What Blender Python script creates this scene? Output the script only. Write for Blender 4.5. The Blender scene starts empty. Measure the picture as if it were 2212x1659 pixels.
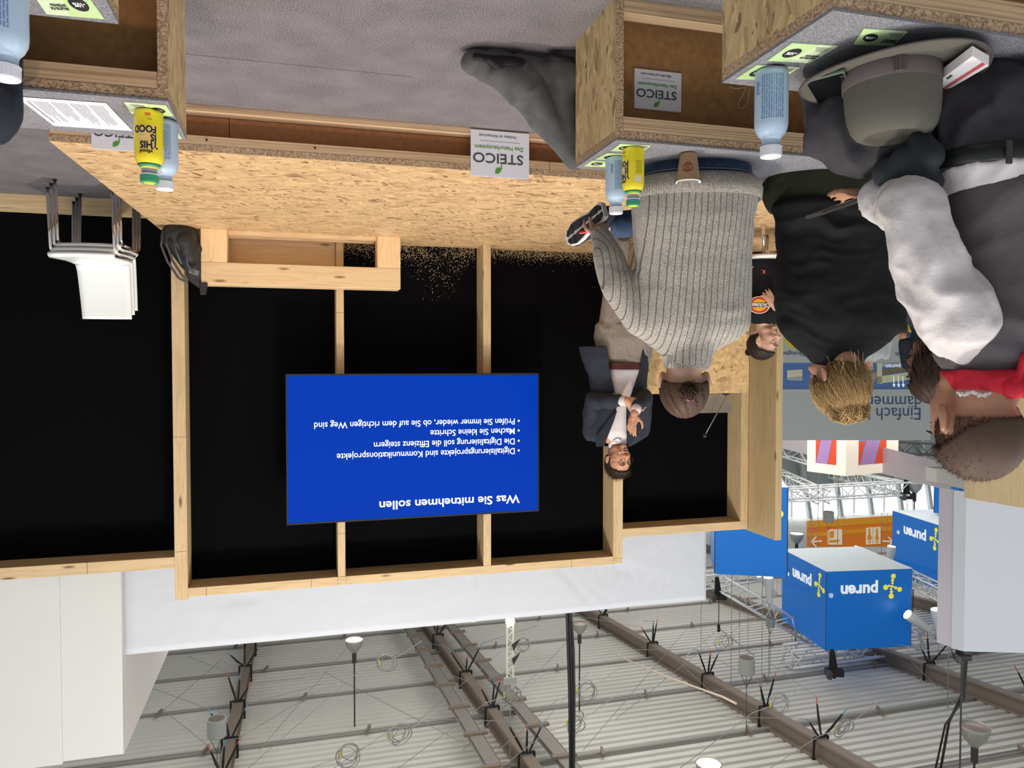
import bpy, math, random
import numpy as np
from mathutils import Vector, Matrix, noise as mnoise
random.seed(7); rng = np.random.default_rng(7)
S = bpy.context.scene
COL = S.collection

# ------------------------------------------------------------------ camera, world, lights, exposure
F = 1661.0; YAW = math.atan(1661/5844.); PIT = math.atan(47.5/1661); CZ = 1.1
fw = Vector((-math.sin(YAW)*math.cos(PIT), math.cos(YAW)*math.cos(PIT), math.sin(PIT)))
rt = Vector((math.cos(YAW), math.sin(YAW), 0)); up = rt.cross(fw)
cam = bpy.data.cameras.new('camera'); camo = bpy.data.objects.new('camera', cam); COL.objects.link(camo)
cam.sensor_width = 36; cam.lens = 36*F/2212; cam.clip_start = .05; cam.clip_end = 300
m = Matrix((-rt, -up, -fw)).transposed().to_4x4(); m.translation = Vector((0, 0, CZ)); camo.matrix_world = m   # phone held upside down
S.camera = camo
W = bpy.data.worlds.new('hall_world'); S.world = W; W.use_nodes = True
W.node_tree.nodes['Background'].inputs[0].default_value = (.93, .97, 1, 1)
W.node_tree.nodes['Background'].inputs[1].default_value = .60
S.view_settings.view_transform = 'Standard'; S.view_settings.look = 'None'
S.view_settings.exposure = 0.0; S.view_settings.gamma = 1; S.view_settings.use_curve_mapping = False
def area(n, loc, tgt, size, power, col, sy=None):
    l = bpy.data.lights.new(n, 'AREA'); l.energy = power; l.color = col; l.size = size
    if sy: l.shape = 'RECTANGLE'; l.size_y = sy
    o = bpy.data.objects.new(n, l); COL.objects.link(o); o.location = loc
    o.rotation_euler = (Vector(tgt)-Vector(loc)).to_track_quat('-Z', 'Y').to_euler(); return o
area('hall_lamp_light', (-2, -1.0, 7.2), (-2, 0, 0), 6, 330, (1, .97, .93), 4)
area('hall_lamp_light', (4, 1, 7.0), (0, 3, 0), 3, 120, (1, .97, .94))
area('hall_lamp_light', (-10, 1, 7.0), (-4, 3, 0), 4, 180, (1, .98, .95))
area('stage_spot_light', (-.6, 2.6, 5.6), (-.7, 5.0, .3), .35, 165, (1, .86, .68))
_l = bpy.data.lights.new('floor_spot_light', 'SPOT'); _l.energy = 420; _l.color = (1, .62, .50); _l.spot_size = math.radians(34); _l.spot_blend = .8; _l.shadow_soft_size = .15
_o = bpy.data.objects.new('floor_spot_light', _l); COL.objects.link(_o); _o.location = (.9, -1.2, 5.6); _o.rotation_euler = (Vector((.1, 3.9, .1))-_o.location).to_track_quat('-Z', 'Y').to_euler()
area('roof_fill_light', (-4, 13, 2.2), (-4, 15, 12), 16, 820, (1, .97, .92), 9)  # unseen uplight added behind the timber wall to brighten the roof
area('roof_fill_light', (-16, 24, 1.5), (-16, 27, 12), 16, 950, (1, .97, .93), 12)  # second added uplight, hidden from view, lifts the far roof

# ------------------------------------------------------------------ picture pixel -> place in the hall
def ray(x, y): return rt*(1106-x) + up*(y-829.5) + fw*F
def PZ(x, y, z): r = ray(x, y); return Vector((0, 0, CZ)) + r*((z-CZ)/r.z)
def PY(x, y, Y): r = ray(x, y); return Vector((0, 0, CZ)) + r*(Y/r.y)
def PX(x, y, X): r = ray(x, y); return Vector((0, 0, CZ)) + r*(X/r.x)
def PD(x, y, d): r = ray(x, y); return Vector((0, 0, CZ)) + r*(d/F)
def PR(x, y): r = ray(x, y); return Vector((0, 0, CZ)) + r*((7.5-CZ)/(r.z-.1*r.y))

# ------------------------------------------------------------------ materials
MATS = {}
def newmat(name):
    m = bpy.data.materials.new(name); m.use_nodes = True; MATS[name] = m
    nt = m.node_tree; b = nt.nodes['Principled BSDF']; return m, nt, b
def nd(nt, typ, **kw):
    n = nt.nodes.new(typ)
    for k, v in kw.items():
        if k in n.inputs: n.inputs[k].default_value = v
        else: setattr(n, k, v)
    return n
def coords(nt, scale=(1, 1, 1), rot=(0, 0, 0)):
    tc = nt.nodes.new('ShaderNodeTexCoord'); mp = nt.nodes.new('ShaderNodeMapping')
    mp.inputs['Scale'].default_value = scale; mp.inputs['Rotation'].default_value = rot
    nt.links.new(tc.outputs['Object'], mp.inputs['Vector']); return mp.outputs['Vector']
def ramp(nt, fac, stops, interp='LINEAR'):
    r = nt.nodes.new('ShaderNodeValToRGB'); e = r.color_ramp.elements; r.color_ramp.interpolation = interp
    while len(e) < len(stops): e.new(.5)
    for i, (p, c) in enumerate(stops): e[i].position = p; e[i].color = (*c, 1)
    nt.links.new(fac, r.inputs['Fac']); return r.outputs['Color']
def mixc(nt, fac, a, b, typ='MIX'):
    n = nt.nodes.new('ShaderNodeMix'); n.data_type = 'RGBA'; n.blend_type = typ
    for s, v in ((n.inputs['Factor'], fac), (n.inputs['A'], a), (n.inputs['B'], b)):
        pass
    fi = n.inputs[0]; ai = n.inputs[6]; bi = n.inputs[7]
    for s, v in ((fi, fac), (ai, a), (bi, b)):
        if hasattr(v, 'is_linked') or hasattr(v, 'links'): nt.links.new(v, s)
        elif isinstance(v, (int, float)): s.default_value = v
        else: s.default_value = (*v, 1)
    return n.outputs[2]
def bumpn(nt, b, h, strength=.3, dist=.01):
    bn = nt.nodes.new('ShaderNodeBump'); bn.inputs['Strength'].default_value = strength; bn.inputs['Distance'].default_value = dist
    nt.links.new(h, bn.inputs['Height']); nt.links.new(bn.outputs['Normal'], b.inputs['Normal'])
def plain(name, c, rough=.6, metal=0, var=0, vs=20, bump=0, bs=60, bd=.002, emis=0, trans=0, spec=.4, sheen=0, alpha=1):
    if name in MATS: return MATS[name]
    m, nt, b = newmat(name)
    b.inputs['Base Color'].default_value = (*c, 1); b.inputs['Roughness'].default_value = rough; b.inputs['Metallic'].default_value = metal
    b.inputs['Specular IOR Level'].default_value = spec
    if sheen: b.inputs['Sheen Weight'].default_value = sheen
    if trans: b.inputs['Transmission Weight'].default_value = trans
    if alpha < 1: b.inputs['Alpha'].default_value = alpha
    if emis:
        b.inputs['Emission Color'].default_value = (*c, 1); b.inputs['Emission Strength'].default_value = emis
    if var:
        n = nd(nt, 'ShaderNodeTexNoise', Scale=vs, Detail=5.0); nt.links.new(coords(nt), n.inputs['Vector'])
        col = ramp(nt, n.outputs['Fac'], [(.3, tuple(x*(1-var) for x in c)), (.7, tuple(min(1, x*(1+var)) for x in c))])
        nt.links.new(col, b.inputs['Base Color'])
    if bump:
        n = nd(nt, 'ShaderNodeTexNoise', Scale=bs, Detail=4.0); nt.links.new(coords(nt), n.inputs['Vector'])
        bumpn(nt, b, n.outputs['Fac'], bump, bd)
    return m
def osb(name, light, dark, sc=1., along='X', rough=.6, angs=(.25, -.5, 1.1)):
    m, nt, b = newmat(name); b.inputs['Roughness'].default_value = rough
    cols = []; hs = []
    st = {'X': (14, 60, 60), 'Y': (60, 14, 60), 'Z': (60, 60, 14)}[along]
    for k, ang in enumerate(angs):
        rot = {'X': (.1, ang if len(set(angs)) and angs[0] == .3 else .1, ang), 'Y': (.1, .1, ang), 'Z': (ang, ang*.4, .1)}[along]
        v = coords(nt, (1, 1, 1), rot)
        mp = nt.nodes.new('ShaderNodeMapping'); mp.inputs['Scale'].default_value = tuple(s*sc*(1+.25*k) for s in st); mp.inputs['Location'].default_value = (k*3.1, k*1.7, k)
        nt.links.new(v, mp.inputs['Vector'])
        vo = nd(nt, 'ShaderNodeTexVoronoi', Scale=1.0); nt.links.new(mp.outputs[0], vo.inputs['Vector'])
        sep = nt.nodes.new('ShaderNodeSeparateColor'); nt.links.new(vo.outputs['Color'], sep.inputs[0])
        mid = tuple((a+c)/2 for a, c in zip(light, dark))
        cols.append(ramp(nt, sep.outputs[0], [(0, dark), (.12, mid), (.32, tuple(.8*a+.2*c for a, c in zip(light, dark))), (.8, light), (.97, tuple(min(1, a*1.18) for a in light))]))
        hs.append(sep)
    c1 = mixc(nt, hs[0].outputs[1], cols[0], cols[1])
    st2 = nt.nodes.new('ShaderNodeMath'); st2.operation = 'GREATER_THAN'; st2.inputs[1].default_value = .62; nt.links.new(hs[1].outputs[2], st2.inputs[0])
    c2 = mixc(nt, st2.outputs[0], c1, cols[2])
    nt.links.new(c2, b.inputs['Base Color']); bumpn(nt, b, hs[0].outputs[2], .25, .002)
    return m
def wood(name, light, dark, along='Z', sc=1., rough=.6, knots=True, contrast=1., layered=0):
    m, nt, b = newmat(name); b.inputs['Roughness'].default_value = rough
    s = {'X': (1.2, 22, 22), 'Y': (22, 1.2, 22), 'Z': (22, 22, 1.2)}[along]
    v = coords(nt, tuple(a*sc for a in s))
    n = nd(nt, 'ShaderNodeTexNoise', Scale=1.0, Detail=6.0, Distortion=1.2); nt.links.new(v, n.inputs['Vector'])
    w = nt.nodes.new('ShaderNodeMath'); w.operation = 'SINE'
    mu = nt.nodes.new('ShaderNodeMath'); mu.operation = 'MULTIPLY'; mu.inputs[1].default_value = 30; nt.links.new(n.outputs['Fac'], mu.inputs[0]); nt.links.new(mu.outputs[0], w.inputs[0])
    lo = tuple(l+(d-l)*.55*contrast for l, d in zip(light, dark))
    c = ramp(nt, w.outputs[0], [(.1, light), (.9, lo)])
    v2 = coords(nt, (1, 1, 1)); n2 = nd(nt, 'ShaderNodeTexNoise', Scale=3.0, Detail=2.0); nt.links.new(v2, n2.inputs['Vector'])
    c = mixc(nt, n2.outputs['Fac'], c, tuple(min(1, l*1.12) for l in light), 'MIX') if not layered else c
    if layered:
        v3 = coords(nt, {'X': (.6, 250, 250), 'Y': (250, .6, 250), 'Z': (250, 250, .6)}[along]); n3 = nd(nt, 'ShaderNodeTexNoise', Scale=1.0, Detail=3.0); nt.links.new(v3, n3.inputs['Vector'])
        c = mixc(nt, layered, c, ramp(nt, n3.outputs['Fac'], [(.35, dark), (.55, light)]))
    if knots:
        vk = coords(nt, {'X': (2.2, 9, 9), 'Y': (9, 2.2, 9), 'Z': (9, 9, 2.2)}[along])
        vo = nd(nt, 'ShaderNodeTexVoronoi', Scale=1.0); nt.links.new(vk, vo.inputs['Vector'])
        kf = ramp(nt, vo.outputs['Distance'], [(.05, (1, 1, 1)), (.12, (0, 0, 0))])
        c = mixc(nt, kf, c, tuple(d*.6 for d in dark))
    nt.links.new(c, b.inputs['Base Color']); bumpn(nt, b, n.outputs['Fac'], .08, .003)
    return m
def speckle(name, a, c, scale=350, rough=.95, bump=.4, mid=.5, w=.25):
    m, nt, b = newmat(name); b.inputs['Roughness'].default_value = rough; b.inputs['Specular IOR Level'].default_value = .15
    v = coords(nt); n = nd(nt, 'ShaderNodeTexNoise', Scale=scale, Detail=3.0); nt.links.new(v, n.inputs['Vector'])
    n2 = nd(nt, 'ShaderNodeTexNoise', Scale=6.0, Detail=3.0); nt.links.new(v, n2.inputs['Vector'])
    col = ramp(nt, n.outputs['Fac'], [(mid-w/2, a), (mid+w/2, c)])
    col = mixc(nt, .25, col, ramp(nt, n2.outputs['Fac'], [(.3, a), (.7, c)]))
    nt.links.new(col, b.inputs['Base Color']); bumpn(nt, b, n.outputs['Fac'], bump, .004)
    return m
def knit(name, a, c, direc='X', rib=48., fine=380.):
    """ribbed knit: thin dark furrows every few centimetres, speckled yarn between them"""
    m, nt, b = newmat(name); b.inputs['Roughness'].default_value = .95; b.inputs['Specular IOR Level'].default_value = .1; b.inputs['Sheen Weight'].default_value = .2
    v = coords(nt); n = nd(nt, 'ShaderNodeTexNoise', Scale=fine, Detail=2.0); nt.links.new(v, n.inputs['Vector'])
    col = ramp(nt, n.outputs['Fac'], [(.38, a), (.62, c)])
    wv = nd(nt, 'ShaderNodeTexWave', Scale=rib, Distortion=1.2); wv.inputs['Detail Scale'].default_value = .5; wv.bands_direction = direc; nt.links.new(v, wv.inputs['Vector'])
    f = ramp(nt, wv.outputs['Fac'], [(0, (0, 0, 0)), (.07, (1, 1, 1))])
    col = mixc(nt, f, tuple(x*.45 for x in a), col)
    nt.links.new(col, b.inputs['Base Color'])
    bumpn(nt, b, f, .5, .004)
    return m

OSB_T = osb('osb_board', (.62, .42, .215), (.20, .10, .04), .62, 'X')
OSB_Y = osb('osb_board_side', (.60, .43, .22), (.20, .12, .055), .8, 'Z', .6, (.12, -.22, .4))
OSB_L = osb('osb_board_lectern', (.66, .45, .21), (.34, .18, .07), .5, 'X', .6, (.3, 1.3, -.9))
OSB_E = speckle('osb_cut_edge', (.20, .125, .075), (.62, .45, .29), 150, .9, .5, .5, .3)
LVL = wood('laminated_veneer', (.60, .43, .26), (.27, .155, .08), 'X', 1, .7, False, 1, .7)
PINE_V = wood('planed_pine_upright', (.58, .43, .245), (.31, .18, .08), 'Z', 1.3)
PINE_X = wood('planed_pine_rail', (.58, .43, .245), (.31, .18, .08), 'X', 1.3)
GLU = wood('spruce_beam', (.70, .51, .30), (.46, .28, .13), 'X', .9)
CLT = wood('cross_laminated_timber', (.47, .35, .185), (.29, .19, .085), 'Z', .9)
CLT2 = wood('rough_cross_laminated_timber', (.58, .46, .28), (.42, .30, .16), 'Z', .35)
HARD = speckle('brown_hardboard', (.25, .13, .05), (.40, .225, .095), 45, .75, .15, .5, .5)
CARP = speckle('grey_carpet_pile', (.085, .080, .088), (.26, .245, .26), 230, 1, .5, .5, .2)
FELT = speckle('grey_felt', (.12, .12, .135), (.31, .31, .34), 380, 1, .5, .5, .2)
BLACK = plain('black_board', (.0028, .0028, .0034), .85, spec=.04)
WHITEF = plain('white_fabric', (.57, .605, .67), .9, bump=.5, bs=2.2, bd=.05)
WHITEP = plain('white_painted_panel', (.60, .62, .62), .6, var=.015, vs=2)
CHROME = plain('chrome', (.75, .73, .72), .12, 1)
BLKP = plain('black_plastic', (.012, .012, .014), .45)
STEEL = plain('galvanised_steel', (.5, .51, .5), .45, .6)

# ------------------------------------------------------------------ mesh helpers
OFF = {}
class MB:
    def __init__(s): s.v = []; s.f = []; s.mi = []; s.cur = 0
    def add(s, vs, fs):
        n = len(s.v); s.v += [tuple(v) for v in vs]; s.f += [tuple(i+n for i in f) for f in fs]; s.mi += [s.cur]*len(fs); return s
    def box(s, x0, x1, y0, y1, z0, z1):
        return s.hexa([(x0, y0, z0), (x1, y0, z0), (x1, y1, z0), (x0, y1, z0), (x0, y0, z1), (x1, y0, z1), (x1, y1, z1), (x0, y1, z1)])
    def hexa(s, p): return s.add(p, [(0, 3, 2, 1), (4, 5, 6, 7), (0, 1, 5, 4), (1, 2, 6, 5), (2, 3, 7, 6), (3, 0, 4, 7)])
    def obox(s, c, size, rot=None):
        R = rot.to_3x3() if rot else Matrix.Identity(3); c = Vector(c); h = Vector(size)/2
        return s.hexa([c+R@Vector((a*h.x, b*h.y, d*h.z)) for d in (-1, 1) for a, b in ((-1, -1), (1, -1), (1, 1), (-1, 1))])
    def bar(s, p0, p1, w, h, upv=(0, 0, 1)):
        p0 = Vector(p0); p1 = Vector(p1); d = (p1-p0).normalized(); u = Vector(upv)
        r = d.cross(u).normalized(); u = r.cross(d)
        a = r*(w/2); b = u*(h/2)
        return s.hexa([p0-a-b, p0+a-b, p1+a-b, p1-a-b, p0-a+b, p0+a+b, p1+a+b, p1-a+b])
    def tube(s, pts, r, n=8, cap=True):
        pts = [Vector(p) for p in pts]; rs = r if isinstance(r, (list, tuple)) else [r]*len(pts)
        base = len(s.v); prev = None
        for i, p in enumerate(pts):
            d = (pts[min(i+1, len(pts)-1)]-pts[max(i-1, 0)]).normalized()
            if prev is None: a = d.orthogonal().normalized()
            else:
                a = prev-d*prev.dot(d); a = a.normalized() if a.length > 1e-6 else d.orthogonal().normalized()
            prev = a; b = d.cross(a)
            for k in range(n):
                t = 2*math.pi*k/n; s.v.append(tuple(p+(a*math.cos(t)+b*math.sin(t))*rs[i]))
        fs = []
        for i in range(len(pts)-1):
            for k in range(n):
                k2 = (k+1) % n; fs.append((base+i*n+k, base+i*n+k2, base+(i+1)*n+k2, base+(i+1)*n+k))
        if cap: fs.append(tuple(base+k for k in range(n))[::-1]); fs.append(tuple(base+(len(pts)-1)*n+k for k in range(n)))
        s.f += fs; s.mi += [s.cur]*len(fs); return s
    def lathe(s, prof, c=(0, 0, 0), n=24, rot=None, sx=1, sy=1, cap=True):
        R = rot.to_3x3() if rot else Matrix.Identity(3); c = Vector(c)
        rings = [[c+R@Vector((r*sx*math.cos(2*math.pi*k/n), r*sy*math.sin(2*math.pi*k/n), z)) for k in range(n)] for r, z in prof]
        return s.loft(rings, cap)
    def loft(s, rings, cap=True):
        n = len(rings[0]); vs = [v for r in rings for v in r]; fs = []
        for i in range(len(rings)-1):
            for k in range(n):
                k2 = (k+1) % n; fs.append((i*n+k, i*n+k2, (i+1)*n+k2, (i+1)*n+k))
        if cap: fs.append(tuple(range(n))[::-1]); fs.append(tuple((len(rings)-1)*n+k for k in range(n)))
        return s.add(vs, fs)
    def ell(s, c, r, rot=None, n=16, m=10):
        R = rot.to_3x3() if rot else Matrix.Identity(3); c = Vector(c); r = (r, r, r) if isinstance(r, (int, float)) else r
        rings = []
        for i in range(m+1):
            a = -math.pi/2+math.pi*(i+.02)/(m+.04)
            rings.append([c+R@Vector((r[0]*math.cos(a)*math.cos(2*math.pi*k/n), r[1]*math.cos(a)*math.sin(2*math.pi*k/n), r[2]*math.sin(a))) for k in range(n)])
        return s.loft(rings)
    def cap(s, p0, p1, r0, r1, n=12, flat=1., fdir=None):
        p0 = Vector(p0); p1 = Vector(p1); d = (p1-p0); L = d.length; d.normalize()
        a = Vector(fdir) if fdir else d.orthogonal(); a = (a-d*a.dot(d)).normalized(); b = d.cross(a)
        prof = [(r0*math.sin(t), -r0*math.cos(t)) for t in (.15, .6, 1.1)]+[(r0+(r1-r0)*t, L*t) for t in (0, .25, .5, .75, 1)]+[(r1*math.cos(t), L+r1*math.sin(t)) for t in (.5, 1., 1.42)]
        return s.loft([[p0+d*z+(a*math.cos(2*math.pi*k/n)*flat+b*math.sin(2*math.pi*k/n))*r for k in range(n)] for r, z in prof])
    def prism(s, poly, o, ux, uy, dn):
        """flat outline poly in the plane o + ux*x + uy*y, thickened by dn"""
        o = Vector(o); ux = Vector(ux); uy = Vector(uy); dn = Vector(dn); n = len(poly)
        a = [o+ux*x+uy*y for x, y in poly]; b = [p+dn for p in a]
        return s.add(a+b, [tuple(range(n)), tuple(range(2*n-1, n-1, -1))]+[(i, i+n, (i+1) % n+n, (i+1) % n) for i in range(n)])
    def build(s, name, mat, parent=None, smooth=False, bevel=0, label=None, world=True, solid=0):
        me = bpy.data.meshes.new(name); off = Vector((0, 0, 0))
        if parent is not None and world: off = OFF.get(parent.name, Vector((0, 0, 0)))
        me.from_pydata([(x-off.x, y-off.y, z-off.z) for x, y, z in s.v], [], s.f)
        ms = mat if isinstance(mat, (list, tuple)) else [mat]
        for mm in ms: me.materials.append(mm)
        if len(ms) > 1: me.polygons.foreach_set('material_index', s.mi)
        if smooth: me.polygons.foreach_set('use_smooth', [True]*len(me.polygons))
        me.update()
        o = bpy.data.objects.new(name, me); COL.objects.link(o)
        if parent is not None: o.parent = parent; OFF[o.name] = off
        if bevel:
            b = o.modifiers.new('bevel', 'BEVEL'); b.width = bevel; b.segments = 2; b.limit_method = 'ANGLE'
        if solid:
            b = o.modifiers.new('solid', 'SOLIDIFY'); b.thickness = solid
        if label: o['label'] = label
        return o
def tag(o, label, cat, group=None):
    o['label'] = label; o['category'] = cat
    if group: o['group'] = group
    return o
def thing(name, loc, label=None, cat=None, group=None, kind=None, rz=0):
    o = bpy.data.objects.new(name, None); COL.objects.link(o); o.location = loc; o.rotation_euler = (0, 0, rz)
    o.empty_display_size = .1; OFF[o.name] = Vector(loc) if rz == 0 else Vector((0, 0, 0))
    if label: tag(o, label, cat, group)
    if kind: o['kind'] = kind
    return o
def struct(o): o['kind'] = 'structure'; return o
def text(body, size, o, ux, uy, mat, parent, name='lettering', bold=0, align='LEFT', depth=.0006, sx=1., space=1., label=None, shear=0, warp=None):
    """lettering as thin raised mesh; o = baseline start, ux / uy = reading and up direction"""
    c = bpy.data.curves.new('t', 'FONT'); c.body = body; c.size = size; c.extrude = depth/2; c.offset = bold*size; c.align_x = align
    c.space_character = space; c.shear = shear; c.resolution_u = 3
    t = bpy.data.objects.new('t', c); COL.objects.link(t); bpy.context.view_layer.update()
    me = bpy.data.meshes.new_from_object(t.evaluated_get(bpy.context.evaluated_depsgraph_get())); bpy.data.objects.remove(t)
    ux = Vector(ux).normalized(); uy = Vector(uy).normalized(); un = ux.cross(uy); o = Vector(o)
    off = OFF.get(parent.name, Vector((0, 0, 0))) if parent is not None else Vector((0, 0, 0))
    for v in me.vertices:
        x, y, z = v.co; z += depth/2
        p = warp(x*sx, y, z) if warp else o+ux*x*sx+uy*y+un*z
        v.co = p-off
    me.materials.clear(); me.materials.append(mat); me.update()
    ob = bpy.data.objects.new(name, me); COL.objects.link(ob)
    if parent is not None: ob.parent = parent; OFF[ob.name] = off
    if label: ob['label'] = label
    return ob
def copy_tree(o, parent=None):
    c = o.copy(); COL.objects.link(c)
    if parent is not None: c.parent = parent
    for ch in list(o.children): copy_tree(ch, c)
    return c
XA = Vector((1, 0, 0)); YA = Vector((0, 1, 0)); ZA = Vector((0, 0, 1))

# ================================================================== SETTING
fl = struct(MB().box(-26, 9, -2.5, 48, -.06, 0).build('floor', CARP))
fl['label'] = 'grey flecked needle felt carpet'
seam = struct(MB().box(-.45, .42, 2.99, 2.992, 0, .0008).build('trim_1', plain('carpet_seam_grey', (.06, .06, .065), .9)))  # thin dark grey line of the carpet seam

# back wall: timber frames with black boards set back between the studs
wb = thing('wall_back', (0, 5.75, 0), kind='structure')
Yf, Yb = 5.75, 5.97
MB().box(-3.75, 6, Yb, Yb+.04, 0, 2.50).build('black_panel', BLACK, wb)
MB().box(-2.5, .74, Yb-.001, Yb+.03, 2.50, 2.72).build('black_panel', BLACK, wb)
def stud(x0, x1, z0, z1, y0=Yf, y1=Yb): MB().box(x0, x1, y0, y1, z0, z1).build('stud', PINE_V, wb, bevel=.003)
def rail(x0, x1, z0, z1, y0=Yf, y1=Yb): MB().box(x0, x1, y0, y1, z0, z1).build('wall_plate', PINE_X, wb, bevel=.003)
stud(.722, .806, 0, 2.763); stud(-2.574, -2.49, 0, 2.70)
stud(-.358, -.303, .2, 2.68); stud(-1.466, -1.405, .2, 2.68)
rail(-2.49, -.36, 2.68, 2.745); rail(-.30, .722, 2.68, 2.745); rail(-.36, -.30, 2.681, 2.744); rail(-2.574, -2.49, 2.701, 2.743)
rail(.806, 2.3, 2.455, 2.535); rail(2.3, 6, 2.455, 2.535); rail(.806, 2.4, 0, .085); rail(2.4, 6, 0, .085)
rail(-3.735, -2.574, 2.46, 2.53)
stud(-3.735, -3.665, 0, 2.46)
MB().box(-.30, -.05, 5.78, Yb, .20, .42).build('wall_plate', GLU, wb); MB().box(-.05, .70, 5.78, 5.96, .20, .40).build('wall_plate', GLU, wb)
for x, za, zb in ((-.115, 2.682, 2.744), (-2.13, 2.682, 2.744), (1.35, 2.457, 2.534), (.60, 2.682, 2.744)): MB().box(x, x+.0025, Yf-.0006, Yf+.002, za, zb).build('plate_joint', plain('dark_joint_line', (.12, .07, .035), .8), wb)
for x0_, x1_, z in ((.724, .804, 2.42), (-.357, -.304, 2.36), (-.357, -.304, .74), (.724, .804, 1.62)): MB().box(x0_, x1_, Yf-.0006, Yf+.002, z, z+.002).build('stud_joint', MATS['dark_joint_line'], wb)
# sawdust that stuck to the black board
sd = MB(); r2 = random.Random(3)
for i in range(4500):
    t = r2.random(); x = -2.45+2.3*r2.random(); sp = .22*math.exp(-((x+1.1)/.18)**2)+.05
    z = .2+abs(r2.gauss(0, 1))**1.3*sp*.6+(.05*r2.random() if r2.random() < .3 else 0)
    if z > .62: continue
    if -1.48 < x < -1.39: continue
    w = r2.uniform(.0006, .0022); a = r2.random()*3; d = Vector((math.cos(a), 0, math.sin(a)))*w*r2.uniform(1, 2.5); e = Vector((-math.sin(a), 0, math.cos(a)))*w*.6
    p = Vector((x, Yb-.0015, z)); sd.add([p-d-e, p+d-e, p+d+e, p-d+e], [(0, 1, 2, 3)])
o = sd.build('sawdust', plain('sawdust', (.72, .55, .33), .9), wb); o['kind'] = 'stuff'
# timber return wall at the left end of the frames
wl = thing('wall_left', (-3.73, 5.3, 0), kind='structure')
for i, (z0, z1) in enumerate([(0, .9), (.9, 1.73), (1.73, 2.6)]):
    pass
MB().box(-3.80, -3.74, 5.37, 6.0, 0, 2.545).build('timber_panel', CLT, wl, bevel=.003)
MB().box(-3.739, -3.735, 5.76, 5.97, 0, 2.45).build('timber_panel', CLT, wl)
MB().box(-6.2, -3.80, 5.6, 5.66, 0, .55).build('timber_panel', CLT, wl, bevel=.003)
# white painted tower wall and the white fabric band behind the frames
tw = thing('wall_right', (1.26, 6.3, 0), kind='structure')
MB().box(1.255, 1.665, 6.3, 6.36, 0, 4.055).build('wall_panel', WHITEP, tw, bevel=.003)
MB().box(1.6655, 2.9, 6.3, 6.36, 0, 4.075).build('wall_panel', WHITEP, tw, bevel=.003)
MB().box(2.903, 6, 6.3, 6.36, 0, 4.075).build('wall_panel', WHITEP, tw, bevel=.003)
MB().box(1.26, 1.32, 6.36, 8.6, 0, 4.075).build('wall_panel', plain('pinkish_white_panel', (.70, .66, .64), .6), tw)
# roof: corrugated sheets rising gently away, on steel beams
def rz_(y): return 7.5+.1*y
cl = MB(); per = .28; ys = np.arange(7.0, 47.5, per); pts = []
for y in ys: pts += [(y, 0), (y+.15, 0), (y+.172, .12), (y+.258, .12)]
rows = [[(x, y, rz_(y)+h) for x in (-75, 14)] for y, h in pts]
for a, b in zip(rows[:-1], rows[1:]): cl.add([a[0], a[1], b[1], b[0]], [(0, 3, 2, 1)])
ceil = cl.build('ceiling', plain('corrugated_roof_sheet', (.68, .67, .62), .5, .1, var=.08, vs=.4)); struct(ceil)
BEAM = plain('brown_painted_steel', (.24, .19, .15), .45, .1)
def ibeam(x, y0=7.2, y1=47, w=.22, h=.40, name='roof_beam'):
    m = MB()
    for a, b, za, zb in ((-w/2, w/2, -h, -h+.05), (-.02, .02, -h+.05, -.06), (-w/2, w/2, -.06, 0)):
        m.hexa([(x+a, y0, rz_(y0)+za), (x+b, y0, rz_(y0)+za), (x+b, y1, rz_(y1)+za), (x+a, y1, rz_(y1)+za),
                (x+a, y0, rz_(y0)+zb), (x+b, y0, rz_(y0)+zb), (x+b, y1, rz_(y1)+zb), (x+a, y1, rz_(y1)+zb)])
    return m.build(name, BEAM, ceil)
for x in (1.3, -4.15, -9.7, -15.2, -20.8): ibeam(x)
TRAY = plain('cable_tray_metal', (.36, .33, .30), .5, .4)
for x in (-3.45, -4.75):
    y0, y1 = 8, 46; m = MB(); w = .3
    for a, b, h in ((-w/2, w/2, .015), (-w/2, -w/2+.02, .09), (w/2-.02, w/2, .09)):
        zz = lambda y: rz_(y)-.42
        m.hexa([(x+a, y0, zz(y0)), (x+b, y0, zz(y0)), (x+b, y1, zz(y1)), (x+a, y1, zz(y1)), (x+a, y0, zz(y0)+h), (x+b, y0, zz(y0)+h), (x+b, y1, zz(y1)+h), (x+a, y1, zz(y1)+h)])
    tr = m.build('cable_tray', TRAY, ceil)
    for k in range(18):
        y = 10+k*1.6; MB().box(x-.24, x+.24, y-.05, y+.05, zz(y)-.06, zz(y)-.003).build('tray_bracket', BEAM, tr)
for k, y in enumerate((11.3, 13.9, 16.7, 19.4, 22.2, 25.0, 28.2, 31.5)):
    m = MB(); m.tube([(-34, y, rz_(y)-.05), (10, y+.1*(k % 2), rz_(y)-.05)], .032, 6); m.tube([(-34, y+.12, rz_(y)-.04), (10, y+.12, rz_(y)-.04)], .015, 5)
    cd = m.build('conduit', plain('grey_conduit', (.30, .29, .27), .5, .2), ceil)
    for j in range(9):
        x = -20+j*3.3+(k % 3); MB().obox((x, y, rz_(y)-.1), (.05, .30, .08), Matrix.Rotation(.3, 4, 'Z')).build('conduit_clip', BEAM, cd)
# far hall wall: grey panels, slanted columns, a strip of daylight windows
wf = thing('wall_far', (-24, 46, 0), kind='structure')
GW = plain('grey_wall_sheet', (.30, .33, .33), .7, var=.05, vs=.5)
MB().box(-90, 14, 46, 46.2, 0, 9.95).build('wall_sheet', GW, wf)

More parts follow.
